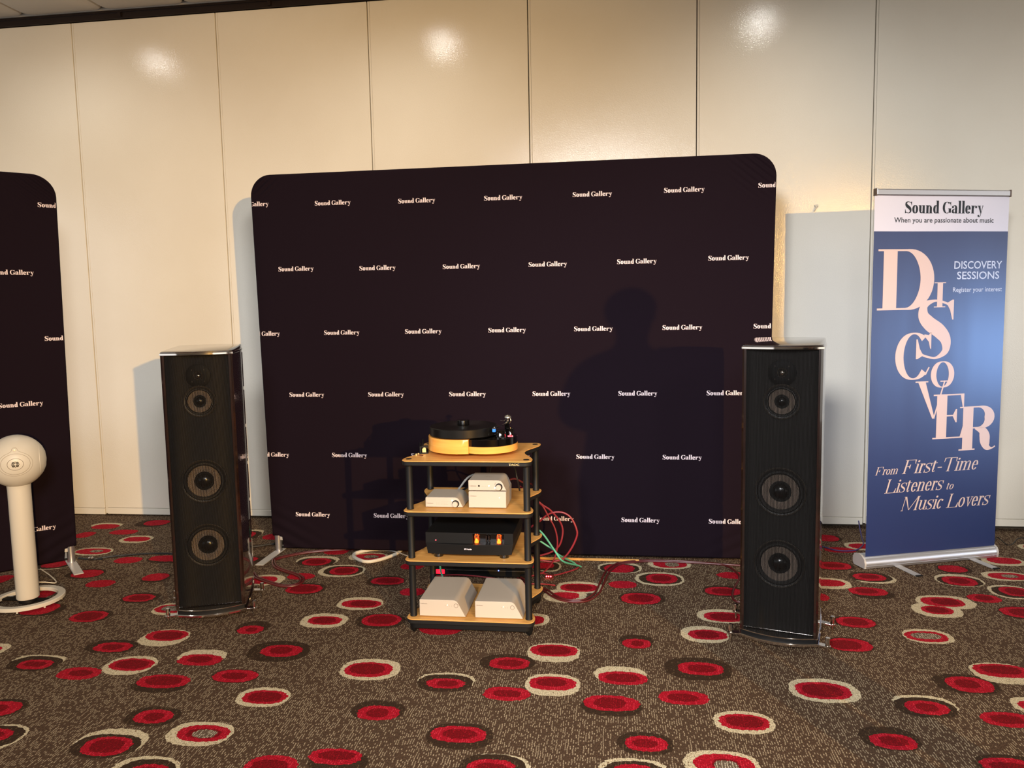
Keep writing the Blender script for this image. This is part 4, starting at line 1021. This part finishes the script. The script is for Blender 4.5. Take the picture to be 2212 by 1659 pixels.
b = MB(); b.tube([(0.131, 0.078, 0.135), (0.123, 0.060, 0.131), (0.111, 0.052, 0.135)], 0.0011, 8, 6); b.build('lift_lever', M['silver'], arm)
b = MB(); b.lathe([(0.026, 0.0), (0.027, 0.0015), (0.027, 0.0235), (0.0255, 0.025)], n=40)
o = b.build('record_clamp', M['gloss']); o.location = (-0.613 + cA[0] - 0.001, 3.28 + cA[1], SH[3] + 0.1187); tag(o, 'glossy black puck sitting at the centre of the turntable platter', 'record clamp')
# little things lying left of the turntable
t = thing('cleaning_brush', 'black block-shaped brush with a pale label, left of the turntable', 'brush', (-0.838, 3.268, SH[3]), R(14))
b = MB(); b.rbox((-0.016, -0.03, 0), (0.022, 0.075, 0.006), 0.001); b.rbox((-0.016, -0.03, 0.006), (-0.008, 0.075, 0.034), 0.001); b.rbox((-0.008, -0.03, 0.026), (0.022, -0.022, 0.036), 0.001); b.tube([(0.0, -0.03, 0.041), (0.0, 0.02, 0.053), (0.0, 0.075, 0.045)], 0.004, 8, 6)
b.build('brush_body', M['black'], t)
b = MB(); b.box((-0.004, -0.0306, 0.007), (0.012, -0.0302, 0.024)); b.box((0.001, -0.0300, 0.014), (0.0095, -0.024, 0.028)); b.build('paper_label', M['gold'], t, 0)
t = thing('stylus_tool', 'tiny dark stick with a pale tip, lying near the front left shelf corner', 'tool', (-0.842, 3.200, SH[3]), R(-4))
b = MB(); b.tube([(-0.006, 0, 0.003), (0.022, -0.004, 0.002)], 0.0016, 8); b.build('handle', M['maroon'], t)
b = MB(); b.lathe([(0.004, 0), (0.004, 0.007), (0.002, 0.008)], (-0.012, 0.004, 0), 'z', 12); b.lathe([(0.0035, 0), (0.0035, 0.009), (0.002, 0.010)], (-0.003, 0.006, 0), 'z', 12); b.build('tip', M['gold'], t)

# ------------------------------------------------------------------ white sphere speaker on its stand
st_ = thing('speaker_stand', 'white column stand on a ring base under the round speaker', 'stand', (-2.84, 3.29, 0), 0)
b = MB(); n = 72
b.rings([[(r_ * math.cos(2 * math.pi * i / n), r_ * math.sin(2 * math.pi * i / n), z) for i in range(n)] for r_, z in ((0.160, 0.012), (0.160, 0.026), (0.157, 0.029), (0.130, 0.029), (0.127, 0.026), (0.127, 0.012), (0.160, 0.012))], False)
b.build('ring_base', M['white'], st_, 40)
b = MB(); b.rbox((-0.13, -0.018, 0.012), (0.13, 0.018, 0.020), 0.002); b.lathe([(0.04, 0.018), (0.04, 0.038)], (0.022, -0.024, 0), 'z', 24); b.build('cross_bar', M['black'], st_)
for k in range(8):
    a = R(22 + 45 * k); b = MB(); b.lathe([(0.004, 0), (0.005, 0.002), (0.005, 0.013)], (0.146 * math.cos(a), 0.146 * math.sin(a), 0), 'z', 10); b.build('stand_foot', M['white'], st_)
b = MB(); b.lathe([(0.047, 0.036), (0.049, 0.040), (0.049, 0.57), (0.051, 0.60), (0.060, 0.615), (0.066, 0.612), (0.0, 0.590)][:-2] + [(0.064, 0.628)], (0.022, -0.024, 0), 'z', 40, True); b.build('column', M['white'], st_, 40)
ang = math.atan2(0.60, -0.80)    # front direction helper
sp_ = thing('sphere_speaker', 'white ball-shaped speaker on a column stand at the left edge', 'speaker', (-2.816, 3.262, 0.706), R(38), None)
b = MB(); nn = 40
prof = []
for i in range(nn + 1):
    a = R(-90 + 180 * i / nn); prof.append((max(0.0015, 0.122 * math.cos(a)), 0.124 * math.sin(a)))
b.lathe(prof, (0, 0, 0), 'z', 56); body = b.build('shell', M['white'], sp_)
def surf(x, z):   # y on the shell in front
    q = 1 - (x / 0.122) ** 2 - (z / 0.124) ** 2; return -0.122 * math.sqrt(max(q, 0.0))
def groove(pts, r, name, m):
    b = MB(); b.tube([(x, surf(x, z) - 0.0002, z) for x, z in pts], r, 6); return b.build(name, M[m], sp_)
groove([(0.058 * math.cos(R(a)), 0.048 * math.sin(R(a)) + 0.002) for a in range(0, 361, 8)], 0.0006, 'outer_groove', 'lineink')
groove([(0.032 * math.cos(R(a)), 0.027 * math.sin(R(a)) + 0.002) for a in range(0, 361, 8)], 0.0008, 'tweeter_ring', 'boxink')
gp = [(0.068 * math.cos(R(a)), 0.056 * math.sin(R(a)) + 0.002) for a in range(-248, 69, 8)] + [(0.013, 0.062), (0.011, 0.070), (0.006, 0.076), (-0.006, 0.076), (-0.011, 0.070), (-0.013, 0.062), (-0.0255, 0.054)]
groove(gp, 0.0005, 'collar_groove', 'lineink')
b = MB(); b.lathe([(0.0055, -0.001), (0.0055, 0.001), (0.003, 0.0015)], (0.0, surf(0, 0.0645), 0.0645), 'y', 16); b.build('logo_button', M['seam'], sp_)
b = MB()
for k in range(4):     # petal-shaped openings of the tweeter guard
    a = R(45 + 90 * k); ca, sa = math.cos(a), math.sin(a)
    for rr, ln in ((0.0042, 0.0), ):
        for q in range(-1, 2, 2):
            pts = [(0.005 + 0.011 * u, q * 0.0052 * math.sin(math.pi * u)) for u in np.linspace(0.02, 1, 8)]
            b.tube([(ca * x - sa * y, surf(0, 0) - 0.0006, (sa * x + ca * y) * 0.86 + 0.002) for x, y in pts], 0.0017, 6)
    b.tube([(ca * 0.0095, surf(0, 0) - 0.0006, sa * 0.0095 * 0.86 + 0.002), (ca * 0.0125, surf(0, 0) - 0.0004, sa * 0.0125 * 0.86 + 0.002)], 0.0016, 6)
    a = R(90 * k); ca, sa = math.cos(a), math.sin(a)
    b.tube([(ca * 0.013, surf(0, 0) - 0.0005, sa * 0.013 * 0.86 + 0.002), (ca * 0.0165, surf(0, 0) - 0.0004, sa * 0.0165 * 0.86 + 0.002)], 0.0017, 6)
b.build('tweeter_guard', M['black'], sp_)
for sx in (-1, 1):
    b = MB(); b.lathe([(0.078, sx * 0.088), (0.0765, sx * 0.0965), (0.062, sx * 0.107), (0.035, sx * 0.1185), (0.002, sx * 0.1225)], (0, 0, 0), 'x', 44); o = b.build('side_driver', M['white'], sp_, 20)
b = MB(); b.tube([(0.0, 0.0, 0.0), (0.02, 0.02, 0.03), (0.06, 0.07, 0.02), (0.10, 0.11, 0.004), (0.0, 0.20, 0.004), (-0.14, 0.30, 0.004)], 0.0028, 8, 6)
o = b.build('extension_cord', M['whitecable']); o.location = (-2.93, 3.36, 0.03); tag(o, 'white cord running behind the white column stand', 'cord')

# ------------------------------------------------------------------ cables
def cable(name, label, cat, pts, r, m, group=None, sm=8):
    b = MB(); b.tube(pts, r, 8, sm); return tag(b.build(name, M[m]), label, cat, group)
Z = 0.006
def shift(p, d):   # the same path a little to one side
    o = []
    for i in range(len(p)):
        a_, c_ = p[max(i - 1, 0)], p[min(i + 1, len(p) - 1)]; tx, ty = c_[0] - a_[0], c_[1] - a_[1]; l_ = math.hypot(tx, ty) or 1
        o.append((p[i][0] - ty / l_ * d, p[i][1] + tx / l_ * d, Z))
    return o
lp = [(-1.05, 4.20), (-1.30, 4.23), (-1.525, 4.213), (-1.75, 4.14), (-1.891, 4.018), (-1.887, 3.939), (-1.817, 3.844), (-1.666, 3.747), (-1.615, 3.688), (-1.612, 3.621), (-1.678, 3.603), (-1.847, 3.698), (-1.91, 3.764), (-1.97, 3.72), (-1.96, 3.60), (-1.935, 3.54)]
cable('speaker_cable', 'dark red cable looping behind the left speaker, outer strand', 'cable', [(x, y, Z) for x, y in lp], 0.0055, 'maroon')
cable('speaker_cable', 'dark red cable looping behind the left speaker, inner strand', 'cable', shift(lp, 0.015), 0.0055, 'maroon')
rp = [(-0.50, 3.80), (-0.42, 3.70), (-0.352, 3.637), (-0.305, 3.565), (-0.252, 3.516), (-0.192, 3.502), (-0.129, 3.526), (-0.082, 3.624), (-0.059, 3.769), (-0.034, 3.925), (0.015, 4.045), (0.089, 4.09), (0.191, 4.115), (0.368, 4.11), (0.504, 4.10), (0.58, 4.071), (0.614, 3.976), (0.615, 3.883), (0.558, 3.704), (0.547, 3.583), (0.600, 3.56), (0.66, 3.53)]
cable('speaker_cable', 'maroon cable snaking on the carpet to the right speaker, front strand', 'cable', [(x, y, Z) for x, y in rp], 0.005, 'maroon')
cable('speaker_cable', 'maroon cable snaking on the carpet right of the rack, rear strand', 'cable', shift(rp[:14], 0.020) + [(0.60, 4.09, Z), (0.68, 4.075, Z), (0.78, 4.03, Z)], 0.005, 'maroon')
cable('cable_sleeve', 'thick white hose bent into a loop, left of the rack', 'hose', [(-1.30, 4.20, 0.0098), (-1.407, 4.185, 0.0098), (-1.470, 4.119, 0.0098), (-1.451, 4.047, 0.0098), (-1.365, 3.982, 0.0098), (-1.297, 4.018, 0.0098), (-1.236, 4.12, 0.0098), (-1.225, 4.20, 0.0098)], 0.0095, 'whitecable')
cable('thin_wire', 'thin grey wire on the carpet beside the white hose loop', 'wire', [(-1.36, 4.19, 0.004), (-1.25, 4.14, 0.02), (-1.14, 4.10, 0.004), (-1.05, 4.12, 0.004), (-0.98, 4.19, 0.004)], 0.003, 'greycable')
Yp = 3.75
cable('interconnect_cable', 'red cable arching widest to the right of the rack', 'cable', [(-0.42, Yp, 0.29), (-0.378, Yp, 0.319), (-0.339, Yp, 0.352), (-0.301, Yp, 0.367), (-0.256, Yp, 0.365), (-0.218, Yp, 0.338), (-0.193, Yp, 0.283), (-0.193, Yp, 0.244), (-0.22, Yp, 0.184), (-0.259, Yp, 0.134), (-0.304, Yp, 0.116), (-0.343, Yp, 0.115), (-0.42, Yp, 0.13)], 0.0048, 'redcable')
cable('interconnect_cable', 'red cable dropping from the second shelf, right-hand strand of two', 'cable', [(-0.46, Yp - 0.1, 0.52), (-0.41, Yp, 0.45), (-0.38, Yp, 0.42), (-0.358, Yp, 0.401), (-0.323, Yp, 0.378), (-0.282, Yp + .01, 0.327), (-0.263, Yp + .01, 0.281), (-0.267, Yp, 0.232), (-0.284, Yp, 0.192), (-0.323, Yp, 0.162), (-0.375, Yp, 0.144), (-0.45, Yp, 0.12)], 0.0046, 'redcable')
cable('interconnect_cable', 'red cable dropping from the second shelf, left-hand strand of two', 'cable', [(-0.45, Yp - 0.1, 0.51), (-0.40, Yp, 0.44), (-0.378, Yp, 0.414), (-0.355, Yp - .01, 0.394), (-0.33, Yp - .012, 0.346), (-0.302, Yp - .012, 0.294), (-0.288, Yp - .015, 0.232), (-0.294, Yp - .015, 0.166), (-0.317, Yp - .01, 0.109), (-0.35, Yp, 0.068), (-0.379, Yp, 0.049), (-0.45, Yp, 0.03)], 0.0038, 'redcable')
for lb, pts in (('mint green cable falling steeply to the carpet right of the rack', [(-0.395, Yp - .05, 0.305), (-0.379, Yp - .02, 0.281), (-0.35, Yp - .02, 0.250), (-0.30, Yp - .02, 0.175), (-0.262, Yp, 0.117), (-0.20, 3.95, 0.03), (-0.185, 4.0, 0.006)]),
                ('mint green cable crossing low behind the rack post', [(-0.40, Yp, 0.235), (-0.38, Yp, 0.221), (-0.341, Yp + .005, 0.194), (-0.31, Yp + .01, 0.172), (-0.281, Yp + 0.022, 0.140), (-0.222, 3.965, 0.04), (-0.205, 4.005, 0.006)])):
    cable('power_cable', lb, 'cable', pts, 0.0046, 'green', sm=5)
cable('power_cable', 'red cable lying along the carpet into the red-lit plug', 'cable', [(-0.39, 3.85, 0.02), (-0.32, 3.84, 0.012), (-0.26, 3.90, 0.007), (-0.205, 3.97, 0.006), (-0.20, 4.04, 0.006), (-0.28, 4.11, 0.006)], 0.004, 'redcable')
b = MB(); b.rbox((-0.014, -0.010, 0), (0.030, 0.010, 0.018), 0.003)
t = thing('lit_plug', 'small plug with glowing red lights beside the rack post', 'plug', (-0.345, 3.835, 0.0), 0); b.build('plug_body', M['maroon'], t)
for k in range(3):
    b = MB(); b.lathe([(0.0034, 0), (0.0034, 0.003), (0.002, 0.004)], (-0.008 + 0.011 * k, -0.0095, 0.010), 'y', 10); b.build('indicator_light', M['redled'], t)
cable('green_patch_cable', 'short mint green cable above the left white power unit', 'cable', [(-0.90, 3.78, 0.10), (-0.885, 3.72, 0.10), (-0.862, 3.64, 0.085), (-0.83, 3.58, 0.05), (-0.80, 3.56, 0.02)], 0.0045, 'green')
cable('low_red_cable', 'red cable sagging across behind the bottom shelf', 'cable', [(-0.92, 3.76, 0.02), (-0.80, 3.70, 0.05), (-0.68, 3.66, 0.06), (-0.56, 3.65, 0.05), (-0.46, 3.64, 0.036), (-0.36, 3.66, 0.03), (-0.30, 3.70, 0.01)], 0.0035, 'redcable')
cable('grey_signal_cable', 'pale grey cable curving up behind the left small white box', 'cable', [(-0.720, 3.305, SH[2] + 0.015), (-0.700, 3.34, SH[2] + 0.035), (-0.66, 3.36, SH[2] + 0.085), (-0.610, 3.34, SH[2] + 0.108), (-0.56, 3.335, SH[2] + 0.105)], 0.0045, 'greycable')
cable('black_signal_cable', 'black cable lying behind the left small white box', 'cable', [(-0.76, 3.305, SH[2] + 0.012), (-0.74, 3.36, SH[2] + 0.006), (-0.70, 3.44, SH[2] + 0.010), (-0.64, 3.53, SH[2] + 0.02), (-0.60, 3.60, SH[2] - 0.05)], 0.005, 'blackcable')
cable('black_signal_cable', 'black cable arching above the topmost small white box', 'cable', [(-0.555, 3.31, SH[2] + 0.09), (-0.55, 3.36, SH[2] + 0.14), (-0.50, 3.38, SH[2] + 0.165), (-0.455, 3.38, SH[2] + 0.14), (-0.435, 3.36, SH[2] + 0.08), (-0.43, 3.40, SH[2] + 0.02)], 0.004, 'blackcable')
cable('rca_cable', 'red cable with white sleeve leaving the second shelf at the right', 'cable', [(-0.475, 3.30, SH[2] + 0.085), (-0.445, 3.35, SH[2] + 0.085), (-0.41, 3.42, SH[2] + 0.05), (-0.385, 3.52, SH[2] + 0.02), (-0.38, 3.60, SH[2] - 0.03)], 0.004, 'maroon')
cable('blue_network_cable', 'thin blue cable on the carpet behind the right speaker', 'cable', [(1.05, 4.60, 0.004), (1.10, 4.52, 0.004), (1.162, 4.454, 0.004), (1.215, 4.391, 0.004), (1.28, 4.382, 0.004), (1.342, 4.413, 0.004), (1.403, 4.517, 0.004), (1.43, 4.633, 0.004), (1.45, 4.74, 0.03), (1.46, 4.80, 0.06)], 0.0035, 'bluecable')
cable('black_wire', 'thin black wire zigzagging on the carpet right of the banner', 'wire', [(2.10, 4.55, 0.003), (2.156, 4.636, 0.003), (2.204, 4.707, 0.003), (2.188, 4.564, 0.003), (2.229, 4.585, 0.003), (2.329, 4.706, 0.003), (2.45, 4.66, 0.003)], 0.0022, 'blackcable', sm=4)
cable('black_wire', 'black cable running along the carpet behind the left speaker', 'wire', [(-3.05, 3.93, 0.005), (-2.949, 3.915, 0.005), (-2.907, 3.951, 0.005), (-2.82, 3.995, 0.005), (-2.713, 4.031, 0.005), (-2.594, 4.05, 0.005), (-2.45, 4.05, 0.005), (-2.28, 4.13, 0.005), (-2.13, 4.202, 0.005), (-2.0, 4.29, 0.005), (-1.8, 4.36, 0.005)], 0.005, 'blackcable')
t = thing('wire_connector', 'small metal connector on the black wire by the left backdrop foot', 'connector', (-2.955, 3.905, 0.0), R(20))
b = MB(); b.lathe([(0.007, -0.012), (0.008, -0.008), (0.006, 0.0), (0.008, 0.006), (0.005, 0.014)], (0, 0, 0.016), 'x', 14); b.build('connector_shell', M['chrome'], t)
b = MB(); b.tube([(0.014, 0, 0.016), (0.035, 0.004, 0.006), (0.06, -0.002, 0.004)], 0.004, 8, 4); b.build('connector_tail', M['blackcable'], t)
t = thing('green_bottle', 'tiny green plastic bottle on the floor by the backdrop edge', 'bottle', (-2.075, 4.42, 0), 0)
b = MB(); b.lathe([(0.014, 0), (0.017, 0.004), (0.017, 0.022), (0.010, 0.030), (0.016, 0.040), (0.016, 0.060), (0.007, 0.070)], n=20); b.build('bottle_body', M['darkgreen'], t)
b = MB(); b.lathe([(0.006, 0.069), (0.006, 0.082), (0.004, 0.084)], n=14); b.build('bottle_cap', M['darkgreen'], t)
# power strip on the floor behind the rack
t = thing('power_strip', 'long black power strip with a red rocker switch behind the rack', 'power strip', (-0.70, 3.842, 0), 0)
b = MB(); b.rbox((-0.235, -0.026, 0.003), (0.27, 0.026, 0.042), 0.003); b.build('strip_body', M['black'], t)
b = MB(); b.rbox((-0.232, -0.0285, 0.012), (-0.184, -0.018, 0.036), 0.002); b.build('rocker_switch', M['redlamp'], t)
b = MB(); b.box((-0.175, -0.0268, 0.034), (0.265, -0.0262, 0.036)); b.build('edge_highlight', M['alu'], t, 0)
b = MB(); b.lathe([(0.003, 0), (0.003, 0.002), (0.002, 0.003)], (0.10, -0.026, 0.037), 'y', 10); b.build('status_light', M['blueled'], t)
for k in range(4):
    b = MB(); b.rbox((-0.13 + 0.09 * k, -0.018, 0.042), (-0.085 + 0.09 * k, 0.018, 0.060 + 0.008 * (k % 2)), 0.004); b.build('plug', M['blackcable'], t)

# ------------------------------------------------------------------ person standing just outside the frame, whose shadow falls on the backdrop
pr_ = thing('person', 'person in dark coat and trousers standing right of the frame holding a folder', 'person', (1.256, 1.70, 0), R(-4))
def skin_body(name, verts, edges, radii, m, parent, root=0, sub=2):
    me = bpy.data.meshes.new(name); me.from_pydata(verts, edges, []); me.update()
    o = bpy.data.objects.new(name, me); C.objects.link(o)
    md = o.modifiers.new('skin', 'SKIN'); md.use_smooth_shade = True
    for i, r_ in enumerate(radii):
        sv = me.skin_vertices[0].data[i]; sv.radius = r_ if isinstance(r_, tuple) else (r_, r_); sv.use_root = (i == root)
    ss = o.modifiers.new('sub', 'SUBSURF'); ss.levels = sub; ss.render_levels = sub
    bpy.context.view_layer.update()
    me2 = bpy.data.meshes.new_from_object(o.evaluated_get(bpy.context.evaluated_depsgraph_get()))
    bpy.data.objects.remove(o)
    me2.materials.clear(); me2.materials.append(m); me2.name = name
    me2.polygons.foreach_set('use_smooth', [True] * len(me2.polygons))
    q = bpy.data.objects.new(name, me2); C.objects.link(q); q.parent = parent; return q
pr_.scale = (1.12, 1.05, 1.03)
# body: one continuous skinned surface (head, neck, trunk, arms, legs), dressed by zones
V = [(0, 0, 0.84), (0, 0, 0.96), (0, 0.0, 1.10), (0, -0.01, 1.22), (0, -0.01, 1.30), (0, -0.006, 1.375), (0, 0.012, 1.445), (0, 0.014, 1.500), (0, 0.006, 1.550), (0, 0.0, 1.590),
     (-0.150, -0.01, 1.285), (-0.225, -0.018, 1.10), (-0.12, 0.13, 1.055), (-0.075, 0.20, 1.07),
     (0.150, -0.01, 1.285), (0.235, -0.018, 1.11), (0.14, 0.125, 1.175), (0.105, 0.185, 1.215),
     (-0.090, 0, 0.76), (-0.098, 0.01, 0.46), (-0.098, -0.01, 0.09), (-0.100, 0.06, 0.05),
     (0.090, 0, 0.76), (0.098, 0.01, 0.46), (0.098, -0.01, 0.09), (0.100, 0.06, 0.05)]
E_ = [(0, 1), (1, 2), (2, 3), (3, 4), (4, 5), (5, 6), (6, 7), (7, 8), (8, 9), (4, 10), (10, 11), (11, 12), (12, 13), (4, 14), (14, 15), (15, 16), (16, 17), (0, 18), (18, 19), (19, 20), (20, 21), (0, 22), (22, 23), (23, 24), (24, 25)]
Rr = [(0.20, 0.13), (0.18, 0.12), (0.17, 0.115), (0.165, 0.115), (0.085, 0.075), (0.050, 0.052), (0.056, 0.070), (0.069, 0.088), (0.073, 0.090), (0.050, 0.062),
      0.078, 0.064, 0.046, 0.030, 0.078, 0.064, 0.046, 0.030, 0.112, 0.090, 0.078, 0.045, 0.112, 0.090, 0.078, 0.045]
bd = skin_body('body', V, E_, Rr, M['skin'], pr_, 0, 3)
bm_ = bmesh.new(); bm_.from_mesh(bd.data)
for zc in (0.83, 1.355):
    bmesh.ops.bisect_plane(bm_, geom=bm_.verts[:] + bm_.edges[:] + bm_.faces[:], plane_co=(0, 0, zc), plane_no=(0, 0, 1))
bm_.to_mesh(bd.data); bm_.free()
bd.data.materials.append(M['coat']); bd.data.materials.append(M['trousers'])
for f_ in bd.data.polygons:
    x, y, z = f_.center
    if z < 0.83: f_.material_index = 2
    elif z < 1.355 and not (y > 0.150 and z < 1.27): f_.material_index = 1
b = MB(); nu, nv = 36, 20; vs_ = []; fs_ = []
for j in range(nv + 1):
    for i in range(nu):
        a_, p_ = 2 * math.pi * i / nu, R(-60 + 150 * j / nv)
        vs_.append((0.083 * math.cos(p_) * math.cos(a_), -0.004 + 0.102 * math.cos(p_) * math.sin(a_), 1.530 + 0.088 * math.sin(p_)))
for j in range(nv):
    for i in range(nu):
        q = [j * nu + i, j * nu + (i + 1) % nu, (j + 1) * nu + (i + 1) % nu, (j + 1) * nu + i]
        cy_ = sum(vs_[k][1] for k in q) / 4; cz_ = sum(vs_[k][2] for k in q) / 4
        if cz_ - 1.530 > 0.75 * cy_ - 0.030: fs_.append(q)
b.add(vs_, fs_); b.build('hair', M['hair'], pr_, 60)
for sx in (-1, 1):
    skin_body('shoe', [(sx * 0.098, -0.045, 0.048), (sx * 0.100, 0.05, 0.045), (sx * 0.104, 0.17, 0.036)], [(0, 1), (1, 2)], [0.052, 0.054, 0.044], M['black'], pr_)
    hx, hy, hz = ((-0.075, 0.20, 1.07), (0.105, 0.185, 1.215))[sx > 0]
    for k in range(4):
        ln = (0.060, 0.070, 0.066, 0.052)[k]; ox = (k - 1.5) * 0.019
        skin_body('finger', [(hx + ox * 0.3, hy + 0.005, hz + ox), (hx + 0.01 * -sx, hy + 0.03, hz + ox * 1.05), (hx + 0.012 * -sx + 0.0, hy + 0.03 + ln * 0.45, hz + ox * 1.1 - 0.004), (hx + 0.030 * -sx, hy + 0.03 + ln * 0.62, hz + ox * 1.1 - 0.010)], [(0, 1), (1, 2), (2, 3)], [0.012, 0.010, 0.009, 0.008], M['skin'], pr_, 0, 1)
    skin_body('thumb', [(hx, hy - 0.01, hz + 0.01), (hx + 0.02 * -sx, hy + 0.02, hz + 0.035), (hx + 0.03 * -sx, hy + 0.045, hz + 0.040)], [(0, 1), (1, 2)], [0.013, 0.011, 0.009], M['skin'], pr_, 0, 1)
for sx in (-1, 1):
    b = MB(); b.lathe([(0.010, -0.001), (0.007, 0.003), (0.002, 0.004)], (sx * 0.027, -0.0, 0), 'y', 14)
    e_ = b.build('eye', M['header'], pr_); e_.location = (0, 0.098, 1.515); e_.rotation_euler = (0, 0, math.pi)
    b = MB(); b.lathe([(0.004, 0.003), (0.003, 0.0045), (0.001, 0.005)], (sx * 0.027, 0, 0), 'y', 10); p_ = b.build('pupil', M['black'], pr_); p_.location = (0, 0.098, 1.515); p_.rotation_euler = (0, 0, math.pi)
    skin_body('ear', [(sx * 0.070, 0.010, 1.485), (sx * 0.080, 0.004, 1.505), (sx * 0.078, 0.0, 1.525)], [(0, 1), (1, 2)], [0.008, 0.011, 0.009], M['skin'], pr_, 0, 1)
skin_body('nose', [(0, 0.098, 1.512), (0, 0.112, 1.490), (0, 0.110, 1.478)], [(0, 1), (1, 2)], [0.008, 0.012, 0.010], M['skin'], pr_, 0, 1)
skin_body('mouth', [(-0.018, 0.094, 1.452), (0, 0.099, 1.452), (0.018, 0.094, 1.452)], [(0, 1), (1, 2)], [0.005, 0.007, 0.005], M['maroon'], pr_, 0, 1)
b = MB(); b.rbox((-0.085, -0.004, -0.12), (0.085, 0.004, 0.105), 0.001)
fo = b.build('folder', M['folder']); fo.location = (1.305, 1.965, 1.285); fo.rotation_euler = (R(-8), R(3), R(-10)); tag(fo, 'flat grey folder held upright in front of the person by the frame edge', 'folder')
